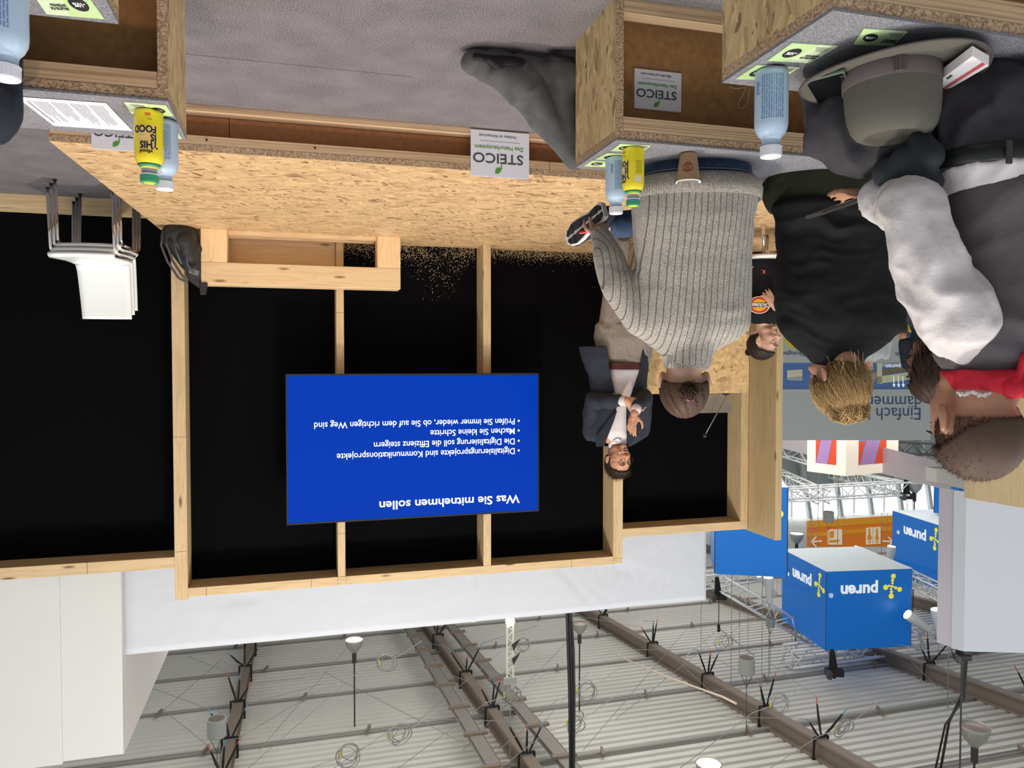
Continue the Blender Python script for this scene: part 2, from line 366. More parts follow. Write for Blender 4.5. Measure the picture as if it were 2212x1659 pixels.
k = 0
for x in np.arange(-62, 8, 2.6):
    k += 1
    w_ = struct(MB().box(x+.12, x+2.48, 46.05, 46.1, 10.0, 12.05).build('window_%d' % k, plain('daylight_glass', (.93, .97, 1), .4, emis=2.2)))
    MB().hexa([(x-.1, 45.5, 5.5), (x+.15, 45.5, 5.5), (x+.15, 45.8, 5.5), (x-.1, 45.8, 5.5), (x-1.3, 45.5, 12.0), (x-1.05, 45.5, 12.0), (x-1.05, 45.8, 12.0), (x-1.3, 45.8, 12.0)]).build('column', plain('pale_steel_column', (.42, .45, .45), .6), wf)
#SPLIT
# ================================================================== THINGS OUT IN THE HALL
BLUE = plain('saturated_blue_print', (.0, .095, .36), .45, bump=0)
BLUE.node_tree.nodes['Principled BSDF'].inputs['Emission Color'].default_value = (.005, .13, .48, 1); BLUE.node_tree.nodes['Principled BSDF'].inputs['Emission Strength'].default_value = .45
WPRINT = plain('white_print', (.85, .92, .95), .5, emis=.35); YPRINT = plain('yellow_print', (.85, .78, .05), .5, emis=.35)
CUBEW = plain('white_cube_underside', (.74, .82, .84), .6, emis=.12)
THIN = plain('thin_steel_wire', (.33, .33, .32), .5, .5)
TRW = plain('white_truss_tube', (.78, .80, .79), .4, .3)
DARK = plain('dark_metal', (.05, .05, .05), .5, .3)
def poly_disc(m, c, ux, uy, r, dn, n=20):
    m.prism([(r*math.cos(2*math.pi*k/n), r*math.sin(2*math.pi*k/n)) for k in range(n)], c, ux, uy, dn)
def logo(root, o, ux, uy, s):
    """word with its mark of yellow dots; o = lower left of the word, s = x-height"""
    un = ux.cross(uy)*.006
    mk = MB(); c = o-ux*s*1.55+uy*s*.25
    for dx, dy, r in ((0, 0, .16), (-.22, .06, .15), (-.5, .2, .2), (-.95, .38, .34), (.3, -.05, .17), (.68, .1, .36), (.05, .3, .16), (.0, .62, .22), (.02, 1.08, .36), (-.1, -.33, .17), (-.12, -.66, .22), (-.2, -1.1, .34)):
        poly_disc(mk, c+ux*dx*s+uy*dy*s, ux, uy, r*s*.80, un)
    mk.build('emblem', YPRINT, root)
    text('puren', s*1.85, o, ux, uy, WPRINT, root, bold=.03, depth=.01)
    text('®', s*.7, o+ux*s*5.2+uy*s*.75, ux, uy, WPRINT, root, depth=.01)
def cube(corner_px, d, side, height, ang, label, nm='hanging_cube', logos=(1, 1), ztop=None):
    """blue cloth cube: corner_px = bottom pixel of its nearest upright edge; ang = heading of its right-hand face"""
    p = PD(*corner_px, d); root = thing(nm, p, label, 'hanging sign', 'blue cubes hung over the fair stand')
    a = Vector((math.cos(ang), math.sin(ang), 0)); b = Vector((-math.sin(ang), math.cos(ang), 0))
    # a runs along the right face (upright view), b along the left face, away from the corner
    ra, lb = a*side, b*side
    q = [p, p+ra, p+ra+lb, p+lb]; h = ZA*height
    MB().hexa([v+ZA*.0 for v in q]+[v+ZA*.012 for v in q]).build('bottom_panel', CUBEW, root)
    g = .012
    for (u0, u1, nrm) in ((q[0], q[1], -b), (q[1], q[2], a), (q[2], q[3], b), (q[3], q[0], -a)):
        d_ = (u1-u0).normalized()*g; t = -nrm*.02
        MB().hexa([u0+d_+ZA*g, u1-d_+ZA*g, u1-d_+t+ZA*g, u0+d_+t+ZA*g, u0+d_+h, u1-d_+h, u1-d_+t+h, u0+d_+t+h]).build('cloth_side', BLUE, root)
    for v in q: MB().bar(v+Vector((0, 0, .005))+(p+ra*.5+lb*.5-v)*.012, v+h+(p+ra*.5+lb*.5-v)*.012, .022, .022, (1, 0, 0)).build('corner_post', DARK, root)
    for f_ in (.3, .7): t = p+ra*f_+lb*f_+h; MB().tube([t-ZA*.6, Vector((t.x, t.y, rz_(t.y)))], .008, 4).build('hanging_wire', THIN, root)
    return root, p, a, b
def facelogo(root, p0, ux, nrm, w, h, fx, fz, s):
    logo(root, p0+ux*w*fx+ZA*h*fz+nrm*.004, ux, ZA, s)
# nearest cube: upright edge at pixel (1784, 1234)-(1784, 1406)
def ang_to(c, e, d):
    """heading from corner pixel c (distance d) to pixel e on the same height"""
    p = PD(*c, d); r = ray(*e); t = (p.z-CZ)/r.z; q = Vector((0, 0, CZ))+r*t; return p, q
p, qr = ang_to((1785, 1234), (1683, 1182), 19.); _, ql = ang_to((1785, 1234), (1940, 1222), 19.)
L1, L2 = (qr-p).length, (ql-p).length
def cube2(c, er, el, d, height, label, logos):
    """c near bottom corner pixel; er / el pixels of the bottom corners to the right and left of it (upright view)"""
    p, qr = ang_to(c, er, d); _, ql = ang_to(c, el, d)
    L = max(.9, (qr-p).length*.5+(ql-p).length*.5); a = (qr-p).normalized()
    b = (ql-p); b = (b-a*b.dot(a)).normalized(); ang = math.atan2(a.y, a.x)
    root, p, a, b = cube(c, d, L, height, ang, label)
    L = L
    if logos[0]: facelogo(root, p+ZA*0, a, -b, L, height, logos[0][0], logos[0][1], L*.1)
    if logos[1]: facelogo(root, p+b*L, -b, -a, L, height, logos[1][0], logos[1][1], L*.1)
    return root
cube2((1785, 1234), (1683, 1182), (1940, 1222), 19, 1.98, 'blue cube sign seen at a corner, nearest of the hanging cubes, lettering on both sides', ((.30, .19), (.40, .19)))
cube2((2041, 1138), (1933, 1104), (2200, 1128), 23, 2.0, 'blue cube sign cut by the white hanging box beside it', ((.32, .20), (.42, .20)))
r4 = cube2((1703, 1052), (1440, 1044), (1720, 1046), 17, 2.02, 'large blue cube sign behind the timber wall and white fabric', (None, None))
p4 = PD(1703, 1052, 17); m = MB(); a4 = (ang_to((1703, 1052), (1440, 1044), 17)[1]-p4).normalized(); n4 = Vector((a4.y, -a4.x, 0))
for (x, y, r) in ((1684, 1110, .08), (1672, 1117, .05), (1664, 1124, .04)): 
    t = -(n4.dot(Vector((0, 0, CZ))-p4))/n4.dot(ray(x, y)); poly_disc(m, Vector((0, 0, CZ))+ray(x, y)*t+n4*.01, a4, ZA, r, n4*.004)
m.build('emblem', YPRINT, r4)
cube2((2075, 1036), (2048, 1032), (2140, 1036), 24, 1.2, 'small blue cube sign low behind the far cubes, mostly hidden', (None, None))

def truss(p0, p1, w, mat=TRW, n=None, label=None, r=.022, group='ceiling trusses of the fair stands'):
    p0 = Vector(p0); p1 = Vector(p1); d = (p1-p0); L = d.length; d.normalize(); s = d.cross(ZA).normalized(); u = s.cross(d)
    root = thing('lighting_truss', p0, label, 'truss', group)
    cs = [(s*a+u*b)*(w/2) for a, b in ((-1, -1), (1, -1), (1, 1), (-1, 1))]
    for c in cs: MB().tube([p0+c, p1+c], r, 7).build('chord_tube', mat, root, smooth=True)
    n = n or max(3, int(L/w)); m = MB()
    for i in range(n):
        a0 = p0+d*L*i/n; a1 = p0+d*L*(i+1)/n
        for k in range(4):
            c0, c1 = cs[k], cs[(k+1) % 4]
            if i % 2: c0, c1 = c1, c0
            m.tube([a0+c0, a1+c1], r*.5, 5)
        if i % 4 == 0:
            for k in range(4): m.tube([a0+cs[k], a0+cs[(k+1) % 4]], r*.5, 5)
    m.build('lacing', mat, root, smooth=True)
    for f_ in (.2, .8): t = p0+d*L*f_; MB().tube([t, Vector((t.x, t.y, rz_(t.y)))], .007, 4).build('hanging_wire', THIN, root)
    return root
truss(PD(1702, 1418, 20.4), PD(2140, 1362, 21.4), .46, label='white lighting truss running past the top of the nearest blue cube', r=.045)
truss(PD(1560, 1262, 20.5), PD(1748, 1372, 20.9), .38, label='white lighting truss from the fabric edge down towards the nearest cube', r=.03)
truss(PD(1900, 1215, 26), PD(2110, 1320, 20), .36, label='white lighting truss running behind the second blue cube', r=.03)
truss(PD(1480, 1260, 21), PD(1650, 1236, 22), .36, label='short white truss over the blue cube at the fabric edge', r=.025)
truss(PD(1700, 1068, 26), PD(1957, 1054, 26), .42, label='pale truss across the far end of the hall below the windows', r=.035)
truss(PD(1660, 1018, 30), PD(1780, 1075, 26), .42, label='pale truss slanting down to the right behind the timber return wall', r=.035)
truss(PD(1800, 1022, 33), PD(1955, 1056, 26), .40, label='pale truss meeting the cross truss under the picture cube', r=.03)
truss(PD(1670, 966, 30), PD(1780, 1000, 28), .40, label='pale truss just above the grey stand wall', r=.03)
truss(PD(1935, 966, 27), PD(2040, 972, 27), .40, DARK, label='black truss just above the grey stand wall', r=.03)

def spotlight(px, d, tilt, label, s=1.):
    p = PD(*px, d); root = thing('spotlight', p, label, 'spotlight', 'white spotlights clamped on the trusses')
    R = Matrix.Rotation(tilt, 4, fw) ; R2 = R @ Matrix.Rotation(math.pi, 4, 'X')
    MB().lathe([(.10*s, 0), (.115*s, .02*s), (.115*s, .16*s), (.09*s, .3*s), (.075*s, .62*s), (.06*s, .66*s)], p, 18, R).build('lamp_body', plain('white_lamp_housing', (.66, .70, .68), .4), root, smooth=True)
    MB().lathe([(.108*s, -.004), (.108*s, .006)], p, 18, R).build('lens', plain('lit_lens', (.95, .97, 1), .3, emis=4), root)
    q = p+R.to_3x3()@Vector((0, 0, .4*s)); MB().tube([q, q+ZA*.22*s], .02*s, 6).bar(q+ZA*.2*s-XA*.06*s, q+ZA*.2*s+XA*.06*s, .08*s, .08*s).build('clamp', STEEL, root); MB().tube([q+ZA*.2*s, Vector((q.x, q.y, rz_(q.y)-.02))], .005, 4).build('safety_wire', THIN, root)
spotlight((1960, 1327), 18.9, -.95, 'white spotlight tilted sideways on the truss by the nearest cube', 1.1)
spotlight((2023, 1316), 19.0, -.12, 'white spotlight pointing straight down on the truss by the white hanging box', 1.2)
spotlight((1643, 1241), 19.4, -.6, 'white spotlight tilted sideways beside the cube at the fabric edge', 1.0)
spotlight((1660, 1247), 19.2, -.05, 'white spotlight pointing down beside the cube at the fabric edge', 1.0)
spotlight((1855, 1182), 22, .3, 'glaring spotlight just above the nearest cube bottom', 1.0)
spotlight((1926, 1180), 22, .1, 'glaring spotlight between the two lettered cubes', 1.0)
LIT = plain('lit_bulb_glass', (1, .93, .75), .3, emis=6); RED = plain('red_plastic', (.5, .02, .02), .5)
def wire(pts, r, mat, name, label, cat, group=None, parent=None):
    m = MB().tube(pts, r, 5)
    if parent is not None: return m.build(name, mat, parent)
    root = m.build(name, mat); return tag(root, label, cat, group)
def bell_lamp(px, d, label, lit=False, s=.42):
    p = PD(*px, d); root = thing('bell_lamp', p, label, 'ceiling lamp', 'bell shaped hall lamps')
    sh = plain('grey_lamp_shade', (.34, .34, .31), .4, .3)
    MB().lathe([(.50*s, 0), (.49*s, .12*s), (.40*s, .42*s), (.20*s, .66*s), (.10*s, .78*s)], p, 24, cap=False).build('shade', sh, root, smooth=True, solid=.01)
    MB().tube([p+ZA*.76*s, p+ZA*1.3*s], .12*s, 10).build('gear_box', DARK, root)
    MB().lathe([(.46*s, .05*s), (.1*s, .02*s)], p, 20).build('reflector_glass', LIT if lit else plain('pinkish_reflector', (.45, .36, .33), .25, .6), root)
    top = rz_(p.y)
    MB().tube([p+ZA*1.28*s, Vector((p.x, p.y, top-.03))], .018, 6).build('rod', DARK, root)
bell_lamp((765, 1381), 17, 'bell lamp glowing white beneath the roof, above the screen', True, .40)
bell_lamp((1252, 1343), 17.5, 'unlit bell lamp next to the black cable', False, .38)
bell_lamp((1531, 1648), 12.5, 'glowing bell lamp cut by the top of the hall view', True, .42)
bell_lamp((2106, 1568), 12, 'unlit bell lamp above the white hanging box', False, .44)
bell_lamp((1721, 1152), 22, 'small lit bell lamp beside the orange sign', True, .40)
bell_lamp((1976, 1042), 26, 'bell lamp beside the black hoist under the pale banner', False, .5)
def drum(px, d, label, s=.34):
    p = PD(*px, d); root = thing('drum_loudspeaker', p, label, 'loudspeaker', 'grey drum loudspeakers under the roof')
    g = plain('grey_drum', (.30, .32, .30), .6)
    MB().lathe([(.5*s, 0), (.5*s, .95*s), (.47*s, 1.0*s)], p, 28).build('housing', g, root, smooth=False)
    MB().lathe([(.44*s, -.003), (.44*s, .002)], p, 24).build('grille', plain('brown_grille', (.12, .10, .085), .8), root)
    top = Vector((p.x, p.y, rz_(p.y)))
    for a in (0, 2.1, 4.2): MB().tube([p+Vector((.4*s*math.cos(a), .4*s*math.sin(a), 1.0*s)), p+ZA*(1.9*s), top], .006, 4).build('hanging_wire', DARK, root)
drum((1613, 1421), 16, 'grey drum loudspeaker near the nearest blue cube', .33)
drum((468, 1552), 13, 'grey drum loudspeaker beside the brown roof beam on the right', .31)
drum((1790, 1105), 30, 'grey drum loudspeaker small in front of the windows', .40)
drum((1664, 1335), 20, 'narrow grey drum behind the truss left of the near cube', .22)

# hoists, hanging chains and slings
def hoist(px, d, label, s=1.):
    p = PD(*px, d); root = thing('chain_hoist', p, label, 'hoist', 'black chain hoists')
    R = Matrix.Rotation(.4, 4, 'Z')
    MB().obox(p, (.42*s, .2*s, .17*s), R).build('motor_box', BLKP, root, bevel=.02)
    MB().obox(p+Vector((.22*s, -.1*s, -.0)), (.1*s, .16*s, .19*s), R).build('end_cover', plain('dark_grey_plastic', (.06, .06, .06), .5), root, bevel=.015)
    MB().obox(p+R.to_3x3()@Vector((.1*s, -.102*s, .02)), (.09*s, .006, .06*s), R).build('badge', RED, root)
    m = MB(); m.cap(p+Vector((.03, 0, -.1*s)), p+Vector((.05, .02, -.50*s)), .1*s, .06*s); m.build('chain_bag', plain('black_cloth', (.012, .012, .012), .9), root, smooth=True)
    top = Vector((p.x, p.y, rz_(p.y)-.4))
    h = p+ZA*((top.z-p.z)*.55)
    m = MB().tube([p+ZA*.08*s, h], .012, 5); m.build('chain', DARK, root)
    MB().obox(h, (.06*s, .06*s, .2*s)).build('hook', BLKP, root)
    m = MB().tube([h, Vector((h.x-1.1, h.y, rz_(h.y)-.25))], .014, 5).tube([h, Vector((h.x+.9, h.y+.3, rz_(h.y)-.25))], .014, 5); m.build('sling', STEEL, root)
    return root
hoist((1802, 1452), 18.5, 'black chain hoist over the nearest blue cube')
hoist((1553, 1288), 20.5, 'black chain hoist over the cube at the fabric edge', .95)
hoist((2078, 1418), 9.5, 'black chain hoist on top of the white hanging box', .5)
hoist((1960, 1072), 26, 'small black hoist below the pale banner', 1.1)
BW = plain('black_webbing', (.015, .015, .016), .8); THIN = plain('thin_steel_wire', (.33, .33, .32), .5, .5)
def straps(x, y, spread, lab, k=0, n=3):
    """black round slings choked round a roof beam with tensioned wires running off"""
    c = Vector((x, y, rz_(y)-.42)); root = thing('beam_sling', c, lab, 'rigging sling', 'black slings round the roof beams')
    b = MB(); a = .15
    b.tube([c+Vector((-a, 0, -.02)), c+Vector((a, 0, -.02)), c+Vector((a, .03, .42)), c+Vector((-a, .03, .42)), c+Vector((-a, 0, -.02))], .028, 6); b.build('choker', BW, root)
    for i in range(n):
        dx = spread*((i+.5)/n*2-1)+.25*math.sin(k*3+i); dy = .5*math.cos(k+i*2.3); e = c+Vector((dx*.32, dy*.35, -.38-.10*((k+i) % 3)))
        MB().tube([c+Vector((dx*.05, 0, -.03)), (c+e)/2+Vector((0, 0, .03)), e], [.018, .024, .016], 6).build('webbing', BW, root)
        MB().tube([e, e+(e-c)*.22], .012, 5).build('wire_clip', plain('red_tape', (.55, .10, .08), .6) if (i+k) % 2 else plain('blue_tape', (.1, .3, .5), .6), root)
        f = e+(e-c)*.22; far = f+Vector((dx*1.6, dy*2+1.0, .0)); far.z = min(far.z, rz_(far.y)-.1); MB().tube([f, far], .006, 4).build('tension_wire', THIN, root)
k = 0
for bx, yy, lab in ((1.3, (14.6, 16.3, 18.6, 21.5, 24.0), 'right'), (-4.15, (13.6, 16.2, 18.9, 22.8), 'middle'), (-9.7, (12.4, 14.2, 16.6, 19.6, 23.2), 'cube side'), (-15.2, (12.6, 15.4, 19.5), 'far left')):
    order = ['nearest', 'second', 'third', 'fourth', 'fifth']
    for i, y in enumerate(yy):
        k += 1
        nm = {'right': 'roof beam nearest the white tower wall', 'middle': 'roof beam between the two cable trays', 'cube side': 'roof beam passing the drum loudspeaker', 'far left': 'roof beam above the white hanging box'}[lab]
        straps(bx, y, 1.3, '%s black sling round the %s' % (order[i], nm), k)
def coil(px, d, label, r=.16):
    p = PD(*px, d); root = thing('wire_coil', p, label, 'wire coil', 'coiled steel wires hanging under the roof')
    rr = random.Random(px[0])
    for j in range(4):
        q = p+Vector((rr.uniform(-.06, .06), rr.uniform(-.05, .05), rr.uniform(-.05, .05))); R = Matrix.Rotation(rr.uniform(-.5, .5), 3, 'Z')@Matrix.Rotation(rr.uniform(-.4, .4), 3, 'X')
        s = r*rr.uniform(.8, 1.15)
        MB().tube([q+R@Vector((s*math.cos(t), 0, s*math.sin(t))) for t in np.linspace(0, 6.28, 17)], .009, 4).build('loop', THIN, root)
    MB().tube([p+Vector((-.7, 0, -.35)), p+Vector((-.3, 0, -.12)), p, p+Vector((.5, 0, .1))], .007, 5).build('lead', THIN, root)
    MB().tube([p+Vector((r*.9, 0, -.05)), p+Vector((r*.9, 0, .04))], .02, 5).build('yellow_tag', plain('yellow_tape', (.6, .5, .1), .6), root)
    MB().tube([p+Vector((.5, 0, .1)), Vector((p.x+2.6, p.y, rz_(p.y)-.3))], .006, 4).build('tension_wire', THIN, root)
for px, d, w in (((835, 1430), 15, 'behind the lit bell lamp'), ((860, 1588), 12.5, 'left of the tower wall, large and low'), ((1130, 1393), 16.5, 'beside the lit lamp pole'), ((1262, 1492), 13.5, 'right beside the black cable'), ((1243, 1560), 12.5, 'behind the black cable, lower one'), ((1565, 1385), 17, 'above the fabric corner'), ((1680, 1520), 13.5, 'under the drum loudspeaker near the cubes'), ((1822, 1570), 13, 'above the nearest cube hoist'), ((1106, 1500), 14, 'under the pole of the lit lamp'), ((755, 1630), 12, 'at the very top near the roof edge')):
    coil(px, d, 'coil of steel wire %s' % w)
# lit lamp on its white pole above the fabric, black cable bundle
p = PD(1102, 1342, 14.5); root = thing('pole_lamp', p, 'glaring lamp on a white pole above the fabric band', 'lamp')
MB().ell(p, .09).build('bulb', LIT, root, smooth=True)
m = MB(); q0 = p+Vector((0, 0, .08)); q1 = q0+ZA*1.0
for a in (-.06, .06): m.tube([q0+XA*a, q1+XA*a], .02, 6)
for j in range(9): m.tube([q0+XA*.06*(-1)**j+ZA*j*.11, q0-XA*.06*(-1)**j+ZA*(j+1)*.11], .01, 5)
m.build('pole', plain('cream_pole', (.75, .72, .6), .5), root)
MB().obox(q1+ZA*.05, (.26, .06, .14)).build('bracket', STEEL, root, bevel=.01)
MB().tube([q1+ZA*.1, Vector((q1.x, q1.y, rz_(q1.y)))], .012, 5).build('rod', THIN, root)
for j in (.35, .62): MB().prism([(0, 0), (.17, -.1), (.03, .13)], q0+ZA*j+XA*-.02-YA*.05, -XA, ZA, YA*.01).build('barn_door', DARK, root)
pc = [PY(1228, 1232, 6.5), PY(1230, 1300, 6.55), PY(1233, 1400, 6.7), PY(1236, 1500, 6.8), PY(1238, 1700, 7)]
root = MB().tube(pc, .016, 6).tube([v+XA*.028 for v in pc], .014, 6).tube([v+Vector((-.01+.012*math.sin(i*2), -.025, 0)) for i, v in enumerate(pc)], .012, 6).build('cable_bundle', BLKP, smooth=True)
tag(root, 'bundle of black cables hanging in front of the white fabric band', 'cable')
root = MB().tube([PD(2085, 1425, 10), PD(2078, 1500, 11), PD(2050, 1560, 12), PD(2025, 1700, 12.5)], .02, 6).tube([PD(2088, 1425, 10), PD(2082, 1510, 11), PD(2042, 1565, 12), PD(2012, 1700, 12.5)], .016, 6).build('cable_bundle', BLKP)
tag(root, 'two black cables rising from the white hanging box', 'cable')
root = MB().tube([PD(1330, 1415, 20), PD(1440, 1462, 16), PD(1560, 1505, 13.5), PD(1590, 1520, 13)], .02, 5).build('rope', plain('cream_rope', (.7, .6, .48), .8))
tag(root, 'pale rope slung under the roof between beams', 'rope')
for i, (a, b, w) in enumerate([((700, 1480), (1010, 1659), 'over the lit bell lamp'), ((480, 1450), (330, 1600), 'beside the tower wall'), ((1000, 1659), (1225, 1420), 'left of the black cable'), ((560, 1659), (760, 1420), 'crossing behind the lit bell lamp'), ((1405, 1400), (1600, 1600), 'beside the drum loudspeaker'), ((1950, 1440), (2150, 1659), 'over the white hanging box'), ((1260, 1659), (1500, 1370), 'crossing the roof beam left of the black cable')]):
    wire([PR(*a)-ZA*.35, PR(*b)-ZA*.45], .007, THIN, 'stay_wire', 'thin steel stay wire %s' % w, 'wire', 'thin stay wires under the roof')

# white fabric band on its frame
bnd = thing('fabric_banner', (-1.2, 6.4, 2.6), 'long white fabric banner stretched above the timber wall', 'banner')
m = MB(); nx, nz = 160, 20; zt = 3.335
def fold(x, z):
    y = .004*math.sin(x*5+z*3)
    y += -.03*math.exp(-((x+1.42+.12*(z-2.8)+.02*math.sin(z*9))/.012)**2)
    for j in range(7):
        xx = -2.1-.05*j; y += .022*math.exp(-(((x-xx)+(z-2.75)*(.9+.25*j))/.02)**2)*max(0, min(1, (z-2.7)*4))*max(0, 1-abs(z-3.0)*2.5)
    y += .012*math.exp(-((z-3.16-.01*x)/.006)**2)*(1 if x > -1.4 else 0)
    y += .012*math.exp(-((z-2.95-.03*math.sin(x*2))/.008)**2)*(1 if .2 < x < .9 or -3.4 < x < -2.8 else 0)
    return 6.4+y
rows = [[(1.262-4.975*i/nx, fold(1.262-4.975*i/nx, 2.3+(zt-2.3)*j/nz), 2.3+(zt-2.3)*j/nz) for i in range(nx+1)] for j in range(nz+1)]
m.add([v for r in rows for v in r], [(j*(nx+1)+i, j*(nx+1)+i+1, (j+1)*(nx+1)+i+1, (j+1)*(nx+1)+i) for j in range(nz) for i in range(nx)])
m.build('fabric', WHITEF, bnd, smooth=True, solid=.004)
MB().box(-3.70, 1.25, 6.42, 6.46, 3.28, 3.325).box(-3.70, 1.25, 6.42, 6.46, 2.3, 2.34).box(-3.70, -3.66, 6.42, 6.46, 2.3, 3.3).box(1.21, 1.25, 6.42, 6.46, 2.3, 3.3).box(-3.70, -3.66, 6.42, 6.46, 0, 2.3).box(1.21, 1.25, 6.42, 6.46, 0, 2.3).build('frame', STEEL, bnd)

# white hanging box on the left, rough timber wall under it
p0 = PD(2088, 1040, 9.2); p0.z = PD(2088, 1062, 9.2).z
lb = thing('hanging_light_box', p0, 'tall white hanging box at the left edge above the vest wearer', 'hanging sign')
top = PD(2082, 1411, 9.2).z; ax = Vector((.06, -1, 0)).normalized()
u = -rt; nn = Vector((rt.y, -rt.x, 0))
def quadbox(a, u, L, w, th, z0, z1): return MB().hexa([a, a+u*L, a+u*L+w*th, a+w*th, a+ZA*(z1-z0), a+u*L+ZA*(z1-z0), a+u*L+w*th+ZA*(z1-z0), a+w*th+ZA*(z1-z0)])
uu = (u*1+YA*-.08).normalized()
back = rt*.0+Vector((-math.sin(YAW), math.cos(YAW), 0))
quadbox(p0, uu, 2.6, back+rt*.9, .10, p0.z, top).build('front_panel', plain('white_box_cloth', (.66, .70, .76), .7), lb)
MB().hexa([p0, p0+back*.3+rt*.16, p0+back*.3+rt*.15, p0-rt*.01+back*.01]+[v+ZA*(top-p0.z) for v in (p0, p0+back*.3+rt*.16, p0+back*.3+rt*.15, p0-rt*.01+back*.01)]).build('side_strip', plain('mauve_white_cloth', (.62, .60, .66), .7), lb)
p0 = PD(2093, 850, 7.0); cw = thing('timber_wall_piece', Vector((p0.x, p0.y, 0)), 'rough pale timber wall panel behind the man in the grey vest', 'wall panel')
A_ = PD(2106, 1080, 7.0); B_ = PD(2330, 1140, 6.2)
m = MB(); a = Vector((A_.x, A_.y, 0)); b = Vector((B_.x, B_.y, 0)); t = Vector((0, .12, 0))
for z0, z1 in ((0, .62), (.625, A_.z-.77), (A_.z-.765, A_.z)):
    MB().hexa([a+ZA*z0, b+ZA*z0, b+t+ZA*z0, a+t+ZA*z0, a+ZA*z1, b+ZA*z1, b+t+ZA*z1, a+t+ZA*z1]).build('board', CLT2, cw, bevel=.004)

# grey stand wall with lettering, picture frieze
dW = 13.0
sw = thing('stand_wall', PD(1850, 700, dW)*1, 'light grey exhibition stand wall lettered in two lines', 'exhibition wall')
OFF[sw.name] = Vector(sw.location); back = Vector((-math.sin(YAW), math.cos(YAW), 0))
def fpt(x, y, off=0): v = PD(x, y, dW); return v-back*off
a = fpt(1640, 952); b = fpt(2100, 956)
def slab(x0, x1, y0, y1, off, th, name, mat, parent=sw):
    q = [fpt(x0, y0, off), fpt(x1, y0, off), fpt(x1, y1, off), fpt(x0, y1, off)]
    return MB().hexa([v+back*th for v in q]+q).build(name, mat, parent)
GR = plain('light_grey_wall_paint', (.50, .55, .54), .6)
slab(1640, 2010, 640, 951, 0, .1, 'wall_panel', GR)
NAVY = plain('navy_print', (.05, .09, .2), .6)
pxm = dW/F
text('Einfach besser', 38*pxm, fpt(1991, 881, .002), rt, up, NAVY, sw, bold=-.004, depth=.004, sx=.93)
text('dämmen.', 38*pxm, fpt(1992, 856, .002), rt, up, NAVY, sw, bold=-.004, depth=.004, sx=.93)
PB = plain('picture_blue', (.09, .20, .50), .5); CR = plain('cream_print', (.72, .74, .5), .5)
slab(1640, 2008, 784, 840, .003, .01, 'picture_frieze', PB)
slab(1640, 2008, 839, 841, .006, .012, 'frieze_line', plain('frieze_line', (.1, .16, .3), .5))
fr = MB()
def fq(m, pts, off=.006): 
    v = [fpt(x, y, off) for x, y in pts]; m.add(v+[w_+back*.003 for w_ in v], [tuple(range(len(v))), tuple(range(2*len(v)-1, len(v)-1, -1))])
for q in ([(1700, 800), (1733, 798), (1733, 813), (1700, 817)], [(1684, 786), (1689, 786), (1689, 805), (1684, 806)], [(1894, 814), (1966, 803), (1966, 820), (1894, 829)], [(1894, 784), (1905, 784), (1905, 830), (1894, 828)]): fq(fr, q)
fr.build('picture_shapes', CR, sw)
fr = MB(); fq(fr, [(1696, 818), (1733, 814), (1733, 822), (1708, 822)]); fq(fr, [(1905, 792), (1966, 790), (1966, 786), (1905, 784)]); fr.build('picture_shadow', plain('grey_print', (.45, .5, .52), .5), sw)
fr = MB(); fq(fr, [(1906, 798), (1966, 790), (1966, 800), (1906, 811)], .007); fr.build('insulation_picture', plain('brown_print', (.22, .2, .12), .6, var=.5, vs=30), sw)
fr = MB()
for x in (1929, 1939, 1949): fq(fr, [(x, 812), (x+1.5, 812), (x+2.5, 833), (x+1, 833)], .009); fq(fr, [(x-1.5, 830), (x+5, 830), (x+2, 837)], .009)
fr.build('arrows', WPRINT, sw)
text('puren', 14*pxm, fpt(1945, 787, .012), rt, up, WPRINT, sw, depth=.003)
for x, y, r in ((1721, 727, 27), (1968, 727, 27)):
    m = MB(); poly_disc(m, fpt(x, y, .003), rt, up, r*pxm, -back*.004, 40); m.build('yellow_disc', plain('yellow_disc', (.78, .6, .03), .6), sw)
    m = MB(); m.prism([((11+2.2*math.cos(6*t))*pxm*math.cos(t), (11+2.2*math.cos(6*t))*pxm*math.sin(t)) for t in np.linspace(0, 6.1, 40)], fpt(x, y+2, .009), rt, up, -back*.003); m.build('blue_symbol', plain('symbol_blue', (.03, .09, .3), .6), sw)
text('Ökologisch', 12.5*pxm, fpt(1741, 760, .002), rt, up, NAVY, sw, bold=.01, depth=.003)
text('Unendlich', 12.5*pxm, fpt(1985, 761, .002), rt, up, NAVY, sw, bold=.01, depth=.003)

